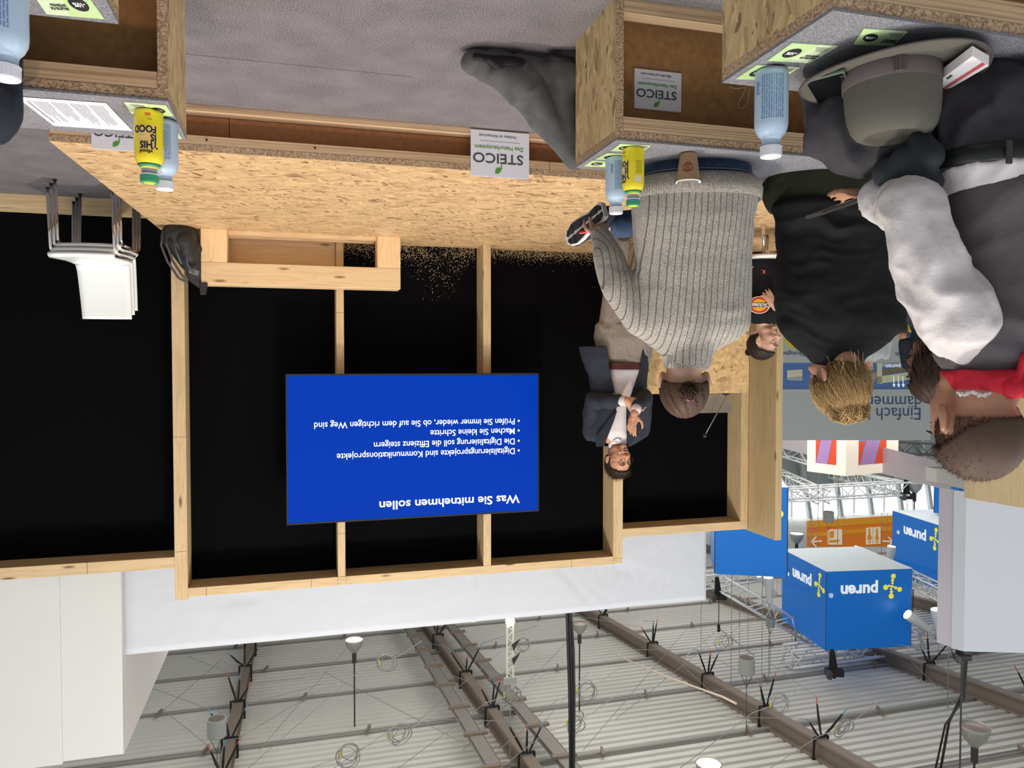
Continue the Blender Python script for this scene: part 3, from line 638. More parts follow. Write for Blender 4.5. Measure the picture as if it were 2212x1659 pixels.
# picture cube with a striped seven
d7 = 22.; pc = PD(1828, 940, d7); c7 = thing('picture_cube', pc, 'cream light box cube with a blue striped seven on red', 'hanging sign')
CREAM = plain('backlit_cream', (.90, .80, .66), .5, emis=.5); R7 = plain('red_print', (.75, .08, .03), .5, emis=.35); B7 = plain('mid_blue_print', (.12, .33, .75), .5, emis=.35); P7 = plain('pink_print', (.75, .18, .35), .5, emis=.35)
h7 = PD(1828, 1029, d7).z-pc.z
def face7(e_px, sgn, sx0, sx1):
    e = PD(e_px, 940, d7+1.0); e.z = pc.z; ux = (e-pc); L = ux.length; ux.normalize(); n = ux.cross(ZA); n = n if n.y < 0 else -n
    MB().hexa([pc, e, e-n*.05, pc-n*.05, pc+ZA*h7, e+ZA*h7, e-n*.05+ZA*h7, pc-n*.05+ZA*h7]).build('side_panel', CREAM, c7)
    if ux.dot(rt) < 0: o = e; U = -ux
    else: o = pc; U = ux
    W_ = L; q = lambda x, z: o+U*W_*x+ZA*h7*z+n*.006
    m = MB(); v = [q(.24, -.1), q(.77, -.1), q(.77, .76), q(.24, .76)]; m.add(v+[w_-n*.004 for w_ in v], [(0, 1, 2, 3), (7, 6, 5, 4)]); m.build('red_square', R7, c7)
    m = MB()
    for j in range(5):
        x = .30+.062*j; v = [q(x+.005, -.1), q(x+.032, -.1), q(x+.20, .76), q(x+.172, .76)]; v = [w_+n*.004 for w_ in v]; m.add(v, [(0, 1, 2, 3)])
    for z in (.02, .12): v = [q(.56, z), q(.77, z), q(.77, z+.05), q(.58, z+.05)]; v = [w_+n*.004 for w_ in v]; m.add(v, [(0, 1, 2, 3)])
    m.build('blue_stripes', B7, c7)
    m = MB()
    for j in range(4):
        x = .334+.062*j; v = [q(x, -.1), q(x+.03, -.1), q(x+.198, .76), q(x+.168, .76)]; v = [w_+n*.004 for w_ in v]; m.add(v, [(0, 1, 2, 3)])
    m.build('pink_stripes', P7, c7)
face7(1941, 1, 0, 1); face7(1744, -1, 0, 1)
# orange direction sign
dO = 33.; og = thing('direction_sign', PD(1840, 1140, dO), 'orange hall direction sign with white toilet symbols and arrows', 'sign'); OFF[og.name] = Vector(og.location)
def fo(x, y, off=0): return PD(x, y, dO)-back*off
def oq(pts, name, mat, off=.01):
    v = [fo(x, y, off) for x, y in pts]; MB().add(v+[w_+back*.06 for w_ in v], [tuple(range(len(v))), tuple(range(2*len(v)-1, len(v)-1, -1))]+[(i, (i+1) % len(v), (i+1) % len(v)+len(v), i+len(v)) for i in range(len(v))]).build(name, mat, og)
OR1 = plain('orange_print', (.62, .17, .01), .6, emis=.15); OR2 = plain('amber_print', (.62, .27, .01), .6, emis=.15); OW = plain('pale_orange_print', (.85, .75, .6), .6, emis=.1)
oq([(1744, 1126), (1935, 1114), (1935, 1181), (1744, 1181)], 'board', OR1)
oq([(1744, 1126), (1935, 1115), (1935, 1128), (1744, 1140)], 'amber_band', OR2, .03); oq([(1744, 1152), (1935, 1136), (1935, 1145), (1744, 1160)], 'amber_band', OR2, .03)
for x in (1787,): oq([(x, 1144), (x+31, 1143), (x+31, 1176), (x, 1176)], 'luggage_symbol', OW, .05); oq([(x+4, 1147), (x+13, 1146), (x+13, 1160), (x+4, 1161)], 'luggage_case', OR2, .07); oq([(x+3, 1166), (x+27, 1165), (x+22, 1170), (x+3, 1171)], 'luggage_hand', OR2, .07)
oq([(1870, 1140), (1884, 1139), (1884, 1175), (1870, 1176)], 'toilet_symbol', OW, .05); oq([(1885.5, 1139), (1901, 1138), (1901, 1174), (1885.5, 1175)], 'toilet_symbol', OW, .05)
for x in (1877, 1893): oq([(x-2, 1141), (x+2, 1141), (x+2, 1154), (x+5 if x < 1880 else x+3.5, 1160), (x+3, 1166), (x-3, 1166), (x-5 if x < 1880 else x-3.5, 1160), (x-2, 1154)], 'figure', OR2, .07); oq([(x-2, 1168), (x+2, 1168), (x+2, 1172), (x-2, 1172)], 'figure_head', OR2, .07)
for x, s in ((1750, 1), (1930, -1)): oq([(x, 1168.5), (x+24*s, 1167), (x+24*s, 1170), (x, 1171.5)], 'arrow_shaft', OW, .05); oq([(x, 1170), (x+11*s, 1159), (x+14*s, 1159), (x+5*s, 1170), (x+14*s, 1181), (x+11*s, 1181)], 'arrow_head', OW, .05)
for x in (1760, 1920): q_ = fo(x, 1181); MB().tube([q_, Vector((q_.x, q_.y, rz_(q_.y)))], .012, 4).build('hanging_wire', THIN, og)
for f_ in (.3, -.3): q_ = pc+rt*f_+back*1.2+ZA*h7*.5; MB().tube([q_, Vector((q_.x, q_.y, rz_(q_.y)))], .01, 4).build('hanging_wire', THIN, c7)
# pale slanted banner with one letter
bn = thing('hall_banner', PD(1990, 1000, 24), 'long pale mauve banner slanting behind the picture cube', 'banner'); OFF[bn.name] = Vector(bn.location)
q = [PD(1640, 900, 30), PD(2056, 1003, 20), PD(2056, 1061, 20), PD(1640, 956, 30)]
MB().hexa([v+YA*.05 for v in q]+q).build('cloth', plain('pale_mauve_cloth', (.56, .52, .53), .8), bn)
text('n', .42, PD(2022, 1022, 20.7), rt, ZA, NAVY, bn, bold=.02, depth=.01)
q = [PD(2022, 1012, 17), PD(2089, 1012, 17), PD(2089, 1058, 17), PD(2022, 1043, 17)]
o = thing('stand_box', q[0], 'small beige box sign beside the rough timber wall', 'hanging sign'); MB().hexa([v+YA*.3 for v in q]+q).build('cloth', plain('beige_cloth', (.52, .50, .46), .8), o, bevel=.01); q_ = PD(2055, 1040, 17.1); MB().tube([q_, Vector((q_.x, q_.y, rz_(q_.y)))], .01, 4).build('hanging_wire', THIN, o)
#SPLIT2
# ================================================================== STAGE AND BENCHES
st = thing('stage', (-2, 3.55, 0), 'low stage with oriented strand board deck and laminated timber edge', 'stage')
sx0, sx1 = -5.6, .95
MB().add([(sx0, 3.56, .172), (sx1, 3.56, .172), (.862, 5.72, .172), (.72, 5.72, .172), (.72, 5.965, .172), (-3.66, 5.965, .172), (-3.66, 5.55, .172), (sx0, 5.55, .172)]+[(sx0, 3.56, .2), (sx1, 3.56, .2), (.862, 5.72, .2), (.72, 5.72, .2), (.72, 5.965, .2), (-3.66, 5.965, .2), (-3.66, 5.55, .2), (sx0, 5.55, .2)],
         [tuple(range(7, -1, -1)), tuple(range(8, 16))]+[(i, (i+1) % 8, (i+1) % 8+8, i+8) for i in range(8)]).build('deck_board', OSB_T, st)
MB().box(sx0, sx1, 3.552, 3.5595, .172, .2).build('deck_edge', OSB_E, st)
MB().box(sx0, -1.2, 3.553, 3.62, .132, .1715).build('front_rail', LVL, st, bevel=.002); MB().box(-1.198, .948, 3.553, 3.62, .132, .1715).build('front_rail', LVL, st, bevel=.002)
MB().box(sx0, .948, 3.553, 3.62, .0, .03).build('front_rail', LVL, st, bevel=.002)
for a, b in ((sx0, -1.6), (-1.597, .262), (.265, .90)): MB().box(a, b, 3.625, 3.64, .03, .132).build('front_board', plain('reddish_hardboard', (.36, .17, .07), .7, var=.15, vs=40), st)
MB().hexa([(.925, 3.64, 0), (.945, 3.64, 0), (.858, 5.70, 0), (.838, 5.70, 0), (.925, 3.64, .17), (.945, 3.64, .17), (.858, 5.70, .17), (.838, 5.70, .17)]).build('side_board', OSB_Y, st)
for x in (.89, .35, -.1, -.9, -1.9): MB().lathe([(.005, 0), (.005, .002)], (x, 3.5525, .15), 8, Matrix.Rotation(math.pi/2, 4, 'X')).build('screw', DARK, st)

def bench(x_end, sgn, y0, y1, L, h, label, x_end2=None):
    """felt topped bench seen from behind; the visible end board stands at x_end, the body runs towards sgn"""
    x2 = x_end+sgn*L; lo, hi = min(x_end, x2), max(x_end, x2); t = .024
    root = thing('felt_bench', ((lo+hi)/2, (y0+y1)/2, 0), label, 'bench', 'timber benches with grey felt seats')
    MB().box(lo, hi, y0, y1, h-.006, h).build('felt_top', FELT, root)
    MB().box(lo, hi, y0+.002, y1, h-.03, h-.0065).build('seat_board', OSB_E, root)
    for e, s_ in ((x_end, sgn), (x2, -sgn)):
        a, b = sorted((e, e+s_*t)); MB().box(a, b, y0+.006, y1, 0, h-.0305).build('side_board', OSB_Y, root); MB().box(a, b, y0, y0+.0055, 0, h-.0305).build('side_board_edge', OSB_E, root)
    a, b = lo+t+.001, hi-t-.001
    MB().box(a, b, y0+.003, y0+.055, h-.075, h-.0305).build('upper_rail', LVL, root, bevel=.0015)
    MB().box(a, b, y0+.003, y0+.055, .0, .045).build('lower_rail', LVL, root, bevel=.0015)
    MB().box(a, b, y0+.10, y0+.108, .0, h-.031).build('back_board', HARD, root)
    MB().box(a, b, y1-.05, y1-.002, h-.075, h-.0305).build('upper_rail', LVL, root)
    return root
bench(-.943, -1, 2.168, 2.515, 2.6, .43, 'felt topped bench under the person in the grey knitted sweater')
bench(-.995, -1, 1.262, 1.657, 2.2, .43, 'nearest felt topped bench on the left, with the wide brimmed hat on it')
bench(.305, 1, 2.165, 2.52, 2.4, .43, 'felt topped bench on the right with the printed sheet of paper')
bench(.328, 1, 1.30, 1.70, 2.2, .43, 'nearest felt topped bench in the lower right corner, with a pale blue bottle')
o = thing('felt_bench', (-4.6, 4.6, .2), 'small felt topped bench on the stage far left, between the two sitters', 'bench', 'timber benches with grey felt seats')
MB().box(-5.2, -3.75, 4.75, 5.1, .44, .46).build('felt_top', FELT, o); MB().box(-5.2, -3.75, 4.76, 4.80, .2, .44).build('side_board', CLT, o); MB().box(-5.2, -3.75, 5.06, 5.09, .2, .44).build('side_board', CLT, o); MB().box(-3.80, -3.76, 4.80, 5.06, .2, .44).build('side_board', CLT, o)

# signs
SW_ = plain('white_sign_board', (.70, .72, .78), .5); SG = plain('anthracite_print', (.06, .065, .07), .6); GG = plain('green_print', (.09, .30, .04), .6)
def sign(cx0, cx1, cy0, cy1, Y, sub, label, lean=0):
    a = PY(cx1, cy0, Y); b = PY(cx0, cy0, Y); z1 = PY((cx0+cx1)/2, cy1, Y).z; z0 = (a.z+b.z)/2; w = b.x-a.x; h = z1-z0
    root = thing('company_sign', (a.x, Y, z0), label, 'sign', 'white company signs fixed to the timber boxes')
    uy = Vector((0, lean, 1)).normalized(); o = Vector((a.x, Y, z0)); n = Vector((0, -1, lean)).normalized()
    MB().hexa([o, o+XA*w, o+XA*w-n*.006, o-n*.006, o+uy*h, o+XA*w+uy*h, o+XA*w+uy*h-n*.006, o+uy*h-n*.006]).build('board', SW_, root)
    q = lambda x, y: o+XA*w*x+uy*h*y+n*.0006
    text('STEICO', h*.30, q(.10, .50), XA, uy, SG, root, bold=.012, sx=1.08*(w/h)/1.24, label='dark grey company name')
    text('Das Naturbausystem', h*.125, q(.10, .33), XA, uy, GG, root, bold=.008, sx=.98*(w/h)/1.24, label='green tag line')
    text(sub, h*.082, q(.22, .09), XA, uy, SG, root, sx=(w/h)/1.24)
    MB().prism([(0, 0), (w*.7, 0), (w*.7, h*.004), (0, h*.004)], q(.15, .23), XA, uy, n*.0004).build('rule', SG, root)
    sc_l = 1.55; lf = [(0, 0), (.02, .045), (.055, .075), (.10, .08), (.10, .03), (.075, -.005), (.04, -.012), (.02, -.008), (.012, -.06), (.0, -.06)]
    MB().prism([(x*h*sc_l, y*h*sc_l) for x, y in lf], q(.47, .81), XA, uy, n*.0005).build('leaf_emblem', GG, root)
    return root
sign(1017, 1143, 284, 383, 3.545, 'Holzbau ist Klimaschutz', 'white company sign on the stage edge at the centre, with green leaf')
sign(1371, 1472, 153, 238, 2.262, 'Alle Infos auf steico.com', 'white company sign on the brown back board of the left bench', .0)
sign(196, 312, 232, 324, 3.547, 'Holzbau ist Klimaschutz', 'white company sign on the stage edge mostly hidden by the right bench')

# cards and paper
CG = plain('pale_green_card', (.62, .74, .50), .5); CG2 = plain('mint_green_card', (.50, .68, .33), .5); KP = plain('black_print', (.015, .015, .015), .5); WP2 = plain('white_print_small', (.8, .8, .8), .5)
def card(ll, lr, ur, ul, label, z=.4325, rev=False):
    q = [PZ(*p, z) for p in (ll, lr, ur, ul)]; root = thing('flyer_card', q[0], label, 'flyer', 'pale green flyer cards on the benches')
    MB().hexa([v-ZA*.0018 for v in q]+q).build('card', CG, root)
    bl = lambda x, y: (q[0]*(1-x)+q[1]*x)*(1-y)+(q[3]*(1-x)+q[2]*x)*y
    m = MB(); v = [bl(0, .0), bl(.45, 0), bl(.6, 1), bl(0, 1)] if not rev else [bl(.4, 0), bl(1, 0), bl(1, 1), bl(.55, 1)]
    m.add([w_+ZA*.0002 for w_ in v]+[w_+ZA*.0004 for w_ in v], [(4, 5, 6, 7), (0, 1, 5, 4)]); m.build('tinted_area', CG2, root)
    cx = .72 if rev else .28; ux = (q[1]-q[0]); uy = (q[3]-q[0]); m = MB()
    m.add([bl(cx+.17*math.cos(t), .5+.26*math.sin(t))+ZA*.0007 for t in np.linspace(0, 6.0, 18)], [tuple(range(18))]); m.build('black_badge', KP, root)
    text('-10%', uy.length*.2, bl(cx-.12, .44)+ZA*.001, ux, uy, WP2, root, bold=.03, depth=.0003, sx=min(1, .24*ux.length/(uy.length*.2*2.1)))
    text('BEGLEITER FÜR\nUNTERWEGS', uy.length*.12, bl(.05 if rev else .52, .66)+ZA*.0008, ux, uy, KP, root, bold=.02, depth=.0003, sx=min(1.0, .44*ux.length/(uy.length*.12*8.6)))
    m = MB()
    for k in range(4):
        a, b = (.06, .4) if rev else (.55, .9); v = [bl(a, .12+.06*k), bl(b-.03*k, .12+.06*k), bl(b-.03*k, .14+.06*k), bl(a, .14+.06*k)]; m.add([w_+ZA*.0006 for w_ in v], [(0, 1, 2, 3)])
    m.build('small_print', plain('grey_print_small', (.2, .23, .18), .6), root); return root
card((1406, 315), (1340, 311), (1320, 326), (1387, 329), 'green flyer under the yellow bottle of the left bench', rev=True)
card((1380, 334), (1312, 331), (1285, 345), (1356, 348), 'green flyer under the pale blue bottle beside the yellow one, left bench', rev=True)
card((1346, 350), (1279, 347), (1261, 359), (1331, 362), 'green flyer at the far corner of the left bench', rev=True)
card((358, 228), (268, 221), (284, 246), (375, 251), 'green flyer under the yellow bottle of the right bench')
card((367, 257), (300, 254), (316, 274), (383, 277), 'green flyer under the pale blue bottle of the right bench')
card((382, 283), (322, 281), (333, 297), (393, 300), 'green flyer at the far corner of the right bench')
card((1811, 100), (1711, 93), (1658, 131), (1748, 137), 'green flyer between hat brim and bottle on the nearest left bench', rev=True)
card((1728, 146), (1635, 141), (1589, 171), (1684, 173), 'green flyer under the pale blue bottle next to the hat', rev=True)
card((1960, 70), (1866, 62), (1845, 96), (1930, 100), 'green flyer mostly covered by the hat', rev=True)
card((180, -22), (60, -28), (101, 31), (225, 41), 'green flyer beside the pale blue bottle in the lower right corner')
q = [PZ(229, 223, .4325), PZ(35, 209, .4325), PZ(116, 272, .4325), PZ(286, 283, .4325)]
root = thing('paper_sheet', q[0], 'white sheet of paper with a printed programme on the right bench', 'paper'); MB().hexa([v-ZA*.001 for v in q]+q).build('sheet', plain('white_paper', (.74, .72, .78), .6), root)
bl = lambda x, y: (q[0]*(1-x)+q[1]*x)*(1-y)+(q[3]*(1-x)+q[2]*x)*y
m = MB(); r3 = random.Random(5)
for blk in range(4):
    for k in range(6):
        x = .08+.21*blk+.03*k; y0 = .1; y1 = .1+r3.uniform(.45, .75)
        if k == 0: y1 = .35
        v = [bl(x, y0), bl(x+.009, y0), bl(x+.009, y1), bl(x, y1)]; m.add([w_+ZA*.0006 for w_ in v], [(0, 1, 2, 3)])
v = [bl(.92, .12), bl(.94, .12), bl(.94, .85), bl(.92, .85)]; m.add([w_+ZA*.0006 for w_ in v], [(0, 1, 2, 3)])
m.build('printed_lines', plain('grey_text_print', (.22, .22, .26), .6), root)

# bottles
PBL = plain('pale_blue_bottle_plastic', (.42, .55, .70), .28, spec=.5, bump=0); PYL = plain('yellow_bottle_sleeve', (.80, .68, .03), .3); PGR = plain('green_bottle_cap', (.05, .33, .17), .35); PWH = plain('white_bottle_cap', (.74, .76, .82), .35); LB = plain('blue_label_print', (.16, .27, .48), .5); NGR = plain('grey_bottle_neck', (.40, .40, .42), .35)
def bottle(px, kind, label, s=1., face=0., z=.434):
    p = PZ(*px, z); root = thing('drink_bottle', p, label, 'bottle', '%s drink bottles' % kind); R = .034*s
    c = (p.x, p.y, p.z)
    body = PYL if kind == 'yellow' else PBL
    MB().lathe([(.028*s, 0), (.033*s, .003*s), (R, .01*s), (R, .125*s), (.0325*s, .137*s), (.027*s, .150*s), (.0205*s, .158*s), (.019*s, .163*s)], c, 32).build('bottle_body', body, root, smooth=True)
    MB().lathe([(.0185*s, 0), (.0185*s, .016*s)], (p.x, p.y, p.z+.163*s), 24).build('neck', NGR if kind == 'yellow' else PBL, root, smooth=False)
    cm = PGR if kind == 'yellow' else PWH; m = MB(); n = 48
    rings = [[Vector((p.x+(r+(.0006*s if k % 2 else 0))*math.cos(2*math.pi*k/n), p.y+(r+(.0006*s if k % 2 else 0))*math.sin(2*math.pi*k/n), p.z+z_*s)) for k in range(n)] for r, z_ in ((.0215*s, .181), (.0215*s, .199), (.0205*s, .2015))]
    m.loft(rings); m.build('cap', cm, root)
    MB().lathe([(.0225*s, .1775*s), (.0225*s, .1805*s)], c, 24).build('cap_ring', PWH, root)
    view = math.atan2(-p.x, p.y)+face      # heading from the bottle to the camera side
    def warp(phi, z0, RR, up_=True):
        def f(x, y, zz): a = phi+x/RR; return Vector((p.x+(RR+zz+.0003)*math.sin(a), p.y-(RR+zz+.0003)*math.cos(a), p.z+(z0+y)*.885))
        return f
    def vwarp(phi, z0, RR):   # text running up the bottle
        def f(x, y, zz): a = phi-y/RR; return Vector((p.x+(RR+zz+.0003)*math.sin(a), p.y-(RR+zz+.0003)*math.cos(a), p.z+(z0+x)*.885))
        return f
    base = math.atan2(p.x, -p.y)*-1 if False else math.atan2(-p.x, p.y)+face
    if kind == 'yellow':
        MB().lathe([(.0275*s, .151*s), (.0212*s, .1585*s), (.0198*s, .1585*s)], c, 32).build('green_band', PGR, root, smooth=True)
        MB().lathe([(.014*s, .2016*s), (.014*s, .2021*s)], c, 20).build('cap_print', PYL, root)
        def patch(a0, a1, z0, z1, mat, nm): 
            n_ = 8; rr = R+.0002; v = [(p.x+rr*math.sin(base+a0+(a1-a0)*i/n_), p.y-rr*math.cos(base+a0+(a1-a0)*i/n_), p.z+z_) for z_ in (z0*s, z1*s) for i in range(n_+1)]
            MB().add(v, [(i, i+1, i+n_+2, i+n_+1) for i in range(n_)]).build(nm, mat, root)
        patch(-.45, .75, .048, .115, plain('peach_print', (.80, .60, .22), .4), 'picture_patch')
        text('THIS', .027*s, (0, 0, 0), XA, ZA, KP, root, bold=.035, depth=.0003, sx=.76, warp=warp(base-.60, .0937*s, R))
        text('IS', .027*s, (0, 0, 0), XA, ZA, KP, root, bold=.035, depth=.0003, sx=.76, warp=warp(base-.52, .0730*s, R))
        text('FOOD', .027*s, (0, 0, 0), XA, ZA, KP, root, bold=.035, depth=.0003, sx=.72, warp=warp(base-.52, .0500*s, R))
        text('yfood', .0135*s, (0, 0, 0), XA, ZA, KP, root, bold=.03, depth=.0003, warp=warp(base-.25, .117*s, R))
        text('VEGAN', .0055*s, (0, 0, 0), XA, ZA, WP2, root, depth=.0003, warp=warp(base+.2, .0765*s, R))
        text('500 ml', .004*s, (0, 0, 0), XA, ZA, KP, root, depth=.0003, warp=warp(base-.2, .030*s, R))
        m = MB()
        for k in range(8):
            a0 = base-1.85; zz = p.z+(.05+.006*k)*s; m.add([(p.x+(R+.0003)*math.sin(a0+t), p.y-(R+.0003)*math.cos(a0+t), zz+dz) for dz in (0, .0025*s) for t in (0, .25, .5, .7-.04*(k % 3))], [(0, 1, 5, 4), (1, 2, 6, 5), (2, 3, 7, 6)])
        m.build('small_print', plain('olive_print', (.35, .30, .03), .5), root)
        patch(-1.75, -1.1, .102, .125, plain('pale_label', (.75, .74, .5), .5), 'white_label')
        patch(-.12, .25, .014, .022, plain('score_print_red', (.6, .15, .05), .5), 'score_mark')
    else:
        m = MB(); rr = random.Random(int(px[0]))
        for k in range(10):
            a = base-.75+.14*k; zz = .018
            while zz < .118:
                ln = rr.uniform(.008, .03); 
                if k in (4,): ln = .003
                v = [(p.x+(R+.0003)*math.sin(a+t), p.y-(R+.0003)*math.cos(a+t), p.z+z_*s) for z_ in (zz, min(.12, zz+ln)) for t in (0, .075)]
                m.add(v, [(0, 1, 3, 2)]); zz += ln+.0022
        m.build('label_print', LB, root)
        text('yfood', .014*s, (0, 0, 0), XA, ZA, LB, root, bold=.02, depth=.0003, warp=vwarp(base+1.0, .03*s, R))
    for ch in root.children:
        if not ch.name.startswith('lettering'): ch.scale = (1, 1, .885)
    return root
bottle((321, 241), 'yellow', 'yellow bottle with green cap and bold lettering on the right bench', 1.06)
bottle((354, 262), 'pale blue', 'pale blue bottle behind the yellow bottle on the right bench', 1.06, .3)
bottle((1368, 321), 'yellow', 'yellow bottle with green cap beside the paper cup', 1.0, .95)
bottle((1331, 341), 'pale blue', 'pale blue bottle behind the yellow one on the left bench', 1.02, -.5)
bottle((1667, 153), 'pale blue', 'pale blue bottle standing beside the hat', 1.10, .0)
bottle((8, -70), 'pale blue', 'pale blue bottle cut by the lower right corner', 1.05, .6)
# paper cup
p = PZ(1487, 331, .43); root = thing('paper_cup', p, 'brown paper coffee cup with round logo on the left bench', 'cup')
KR = plain('kraft_paper', (.33, .21, .12), .8); s = 1.0
MB().lathe([(.0001, .003), (.0265, .003), (.0385, .092)], p, 32, cap=False).build('cup_wall', KR, root, smooth=False)
MB().lathe([(.0385, .089), (.0398, .0905), (.0398, .0935), (.0385, .0945), (.0365, .093), (.030, .03), (.001, .0299)], p, 32, cap=False).build('rim', plain('white_cup_inside', (.85, .84, .80), .5), root, smooth=True)
base = math.atan2(-p.x, p.y)
def cw_(x, y, zz, z0=.052, r0=.0335): a = base+.05+x/r0; r = .0265+(.012)*((z0+y)/.092)+zz+.0004; return Vector((p.x+r*math.sin(a), p.y-r*math.cos(a), p.z+z0+y))
MB().add([cw_(0, 0, 0)]+[cw_(.0165*math.cos(t), .0165*math.sin(t), 0) for t in np.linspace(0, 2*math.pi, 25)], [(0, i, i+1) for i in range(1, 25)]).build('round_logo', plain('rust_print', (.25, .07, .03), .6), root)
text('COFFEE', .0062, (0, 0, 0), XA, ZA, KR, root, bold=.03, depth=.0003, align='CENTER', warp=lambda x, y, z: cw_(x, y+.0015, z+.0003))
text('MOMENT', .0062, (0, 0, 0), XA, ZA, KR, root, bold=.03, depth=.0003, align='CENTER', warp=lambda x, y, z: cw_(x, y-.0065, z+.0003))

# hat with phone and white pack
hc = PZ(1925, 148, .445); hat = thing('felt_hat', hc, 'grey wide brimmed felt hat lying on the nearest left bench', 'hat')
HF = speckle('grey_green_felt', (.095, .092, .080), (.14, .133, .115), 700, 1, .15)
tiltR = Matrix.Rotation(-.03, 4, 'Y')@Matrix.Rotation(.03, 4, 'X')
n = 64; rb = .193
def brim(r, a): return .006+.016*((r-.1)/.1)**2*(1+.5*math.cos(2*a+.6)) if r > .1 else .004
rings = [[hc+tiltR.to_3x3()@Vector((r*math.cos(t), r*.98*math.sin(t), brim(r, t)+dz)) for t in [2*math.pi*k/n for k in range(n)]] for r, dz in [(.085, 0), (.11, 0), (.14, 0), (.17, 0), (rb, 0), (rb+.002, .002), (rb, .004), (.17, .004), (.14, .004), (.11, .004), (.088, .004)]]
MB().loft(rings, False).build('brim', HF, hat, smooth=True)
MB().tube([hc+tiltR.to_3x3()@Vector((rb*math.cos(t), rb*.98*math.sin(t), brim(rb, t)+.002)) for t in [2*math.pi*k/48 for k in range(49)]], .0032, 6).build('brim_binding', plain('mauve_brown_ribbon', (.095, .078, .078), .8), hat, smooth=True)
def crown(t, r, z): return hc+tiltR.to_3x3()@Vector((r*1.17*math.cos(t), r*1.06*math.sin(t), z*1.30))
prof = [(.090, .004), (.0895, .03), (.088, .06), (.085, .085), (.079, .103), (.070, .114), (.060, .1185), (.052, .117), (.047, .112), (.03, .110), (.004, .109)]
MB().loft([[crown(2*math.pi*k/n, r, z) for k in range(n)] for r, z in prof]).build('crown', HF, hat, smooth=True)
MB().loft([[crown(2*math.pi*k/n, r, z) for k in range(n)] for r, z in [(.0915, .006), (.0915, .034), (.0895, .035)]], False).build('hat_band', plain('mauve_brown_ribbon', (.095, .078, .078), .8), hat, smooth=True)
va = math.atan2(hc.y, -hc.x); bw = crown(-1.05, .0935, .02); MB().obox(bw, (.022, .007, .034), Matrix.Rotation(-1.15+math.pi/2, 4, 'Z')).obox(bw+Vector((.004, -.003, 0)), (.007, .006, .036), Matrix.Rotation(-1.15+math.pi/2, 4, 'Z')).build('ribbon_bow', plain('mauve_brown_ribbon', (.095, .078, .078), .8), hat, bevel=.002)
def flat_item(q, z, th):  # q pixel corners on height z
    v = [PZ(*c, z) for c in q]; return v, th
root_z = .474
v = [PZ(1738, 179, root_z), PZ(1824, 156, root_z), PZ(1838, 212, root_z-.006), PZ(1768, 228, root_z-.006)]
ph = thing('phone', v[0], 'black phone in a green case lying on the hat brim', 'phone')
MB().hexa([w_-ZA*.009 for w_ in v]+[w_-ZA*.001 for w_ in v]).build('case', plain('green_grey_case', (.10, .14, .11), .5), ph, bevel=.0025)
c0 = sum(v, Vector())/4; MB().add([c0+(w_-c0)*.93+ZA*.0003 for w_ in v], [(0, 1, 2, 3)]).build('screen_glass', plain('black_glass', (.004, .004, .005), .06, spec=.6), ph)
MB().lathe([(.004, 0), (.004, .001)], c0+(v[1]-c0)*.80+ZA*.0004, 12).build('camera_lens', DARK, ph)
for f_ in (.35, .55): MB().obox(v[0]*(1-f_)+v[1]*f_-ZA*.005, (.012, .0015, .003), Matrix.Rotation(math.atan2(v[1].y-v[0].y, v[1].x-v[0].x), 4, 'Z')).build('side_button', DARK, ph)
z = .486; v = [PZ(2136, 143, z), PZ(2100, 122, z), PZ(2025, 178, z), PZ(2044, 197, z)]
pk = thing('white_pack', v[0], 'small white folding pack with red stripe lying on the hat brim', 'pack')
PW = plain('glossy_white_card', (.82, .78, .80), .35); up_ = [w_ for w_ in v]
MB().hexa([w_-ZA*.022 for w_ in v]+up_).build('folded_cards', PW, pk, bevel=.001)
for k in range(6): MB().hexa([w_+(w_-sum(v, Vector())/4)*.006-ZA*(.021-.0033*k) for w_ in v]+[w_+(w_-sum(v, Vector())/4)*.006-ZA*(.0195-.0033*k) for w_ in v]).build('card_layer', PW, pk)
d_ = (v[2]-v[1]).normalized(); e_ = (v[3]-v[0]); m = MB(); a = v[3]*.8+v[2]*.2; b = v[0]*.8+v[1]*.2; a2 = v[3]*.6+v[2]*.4; b2 = v[0]*.6+v[1]*.4
m.add([x+ZA*.0005 for x in (a, b, b2, a2)], [(0, 1, 2, 3)]); m.build('red_stripe', plain('pinkish_red_print', (.55, .10, .12), .5), pk)
ux = (v[1]-v[2]).normalized(); text('bit', .020, v[2]*.72+v[3]*.28+ux*.034+ZA*.0005, ux, (v[2]-v[3]), KP, pk, bold=.04, depth=.0004)

# gooseneck of string on the back board
pts = [PY(x, y, 2.262) for x, y in ((1575, 187), (1590, 192), (1602, 190), (1612, 188), (1605, 205), (1596, 222), (1594, 231), (1602, 234), (1612, 228), (1617, 210), (1619, 190))]
tag(MB().tube(pts, .0012, 5).build('string', plain('clear_string', (.55, .48, .38), .4)), 'thin loop of string hanging on the brown board below the bottle beside the hat', 'string')

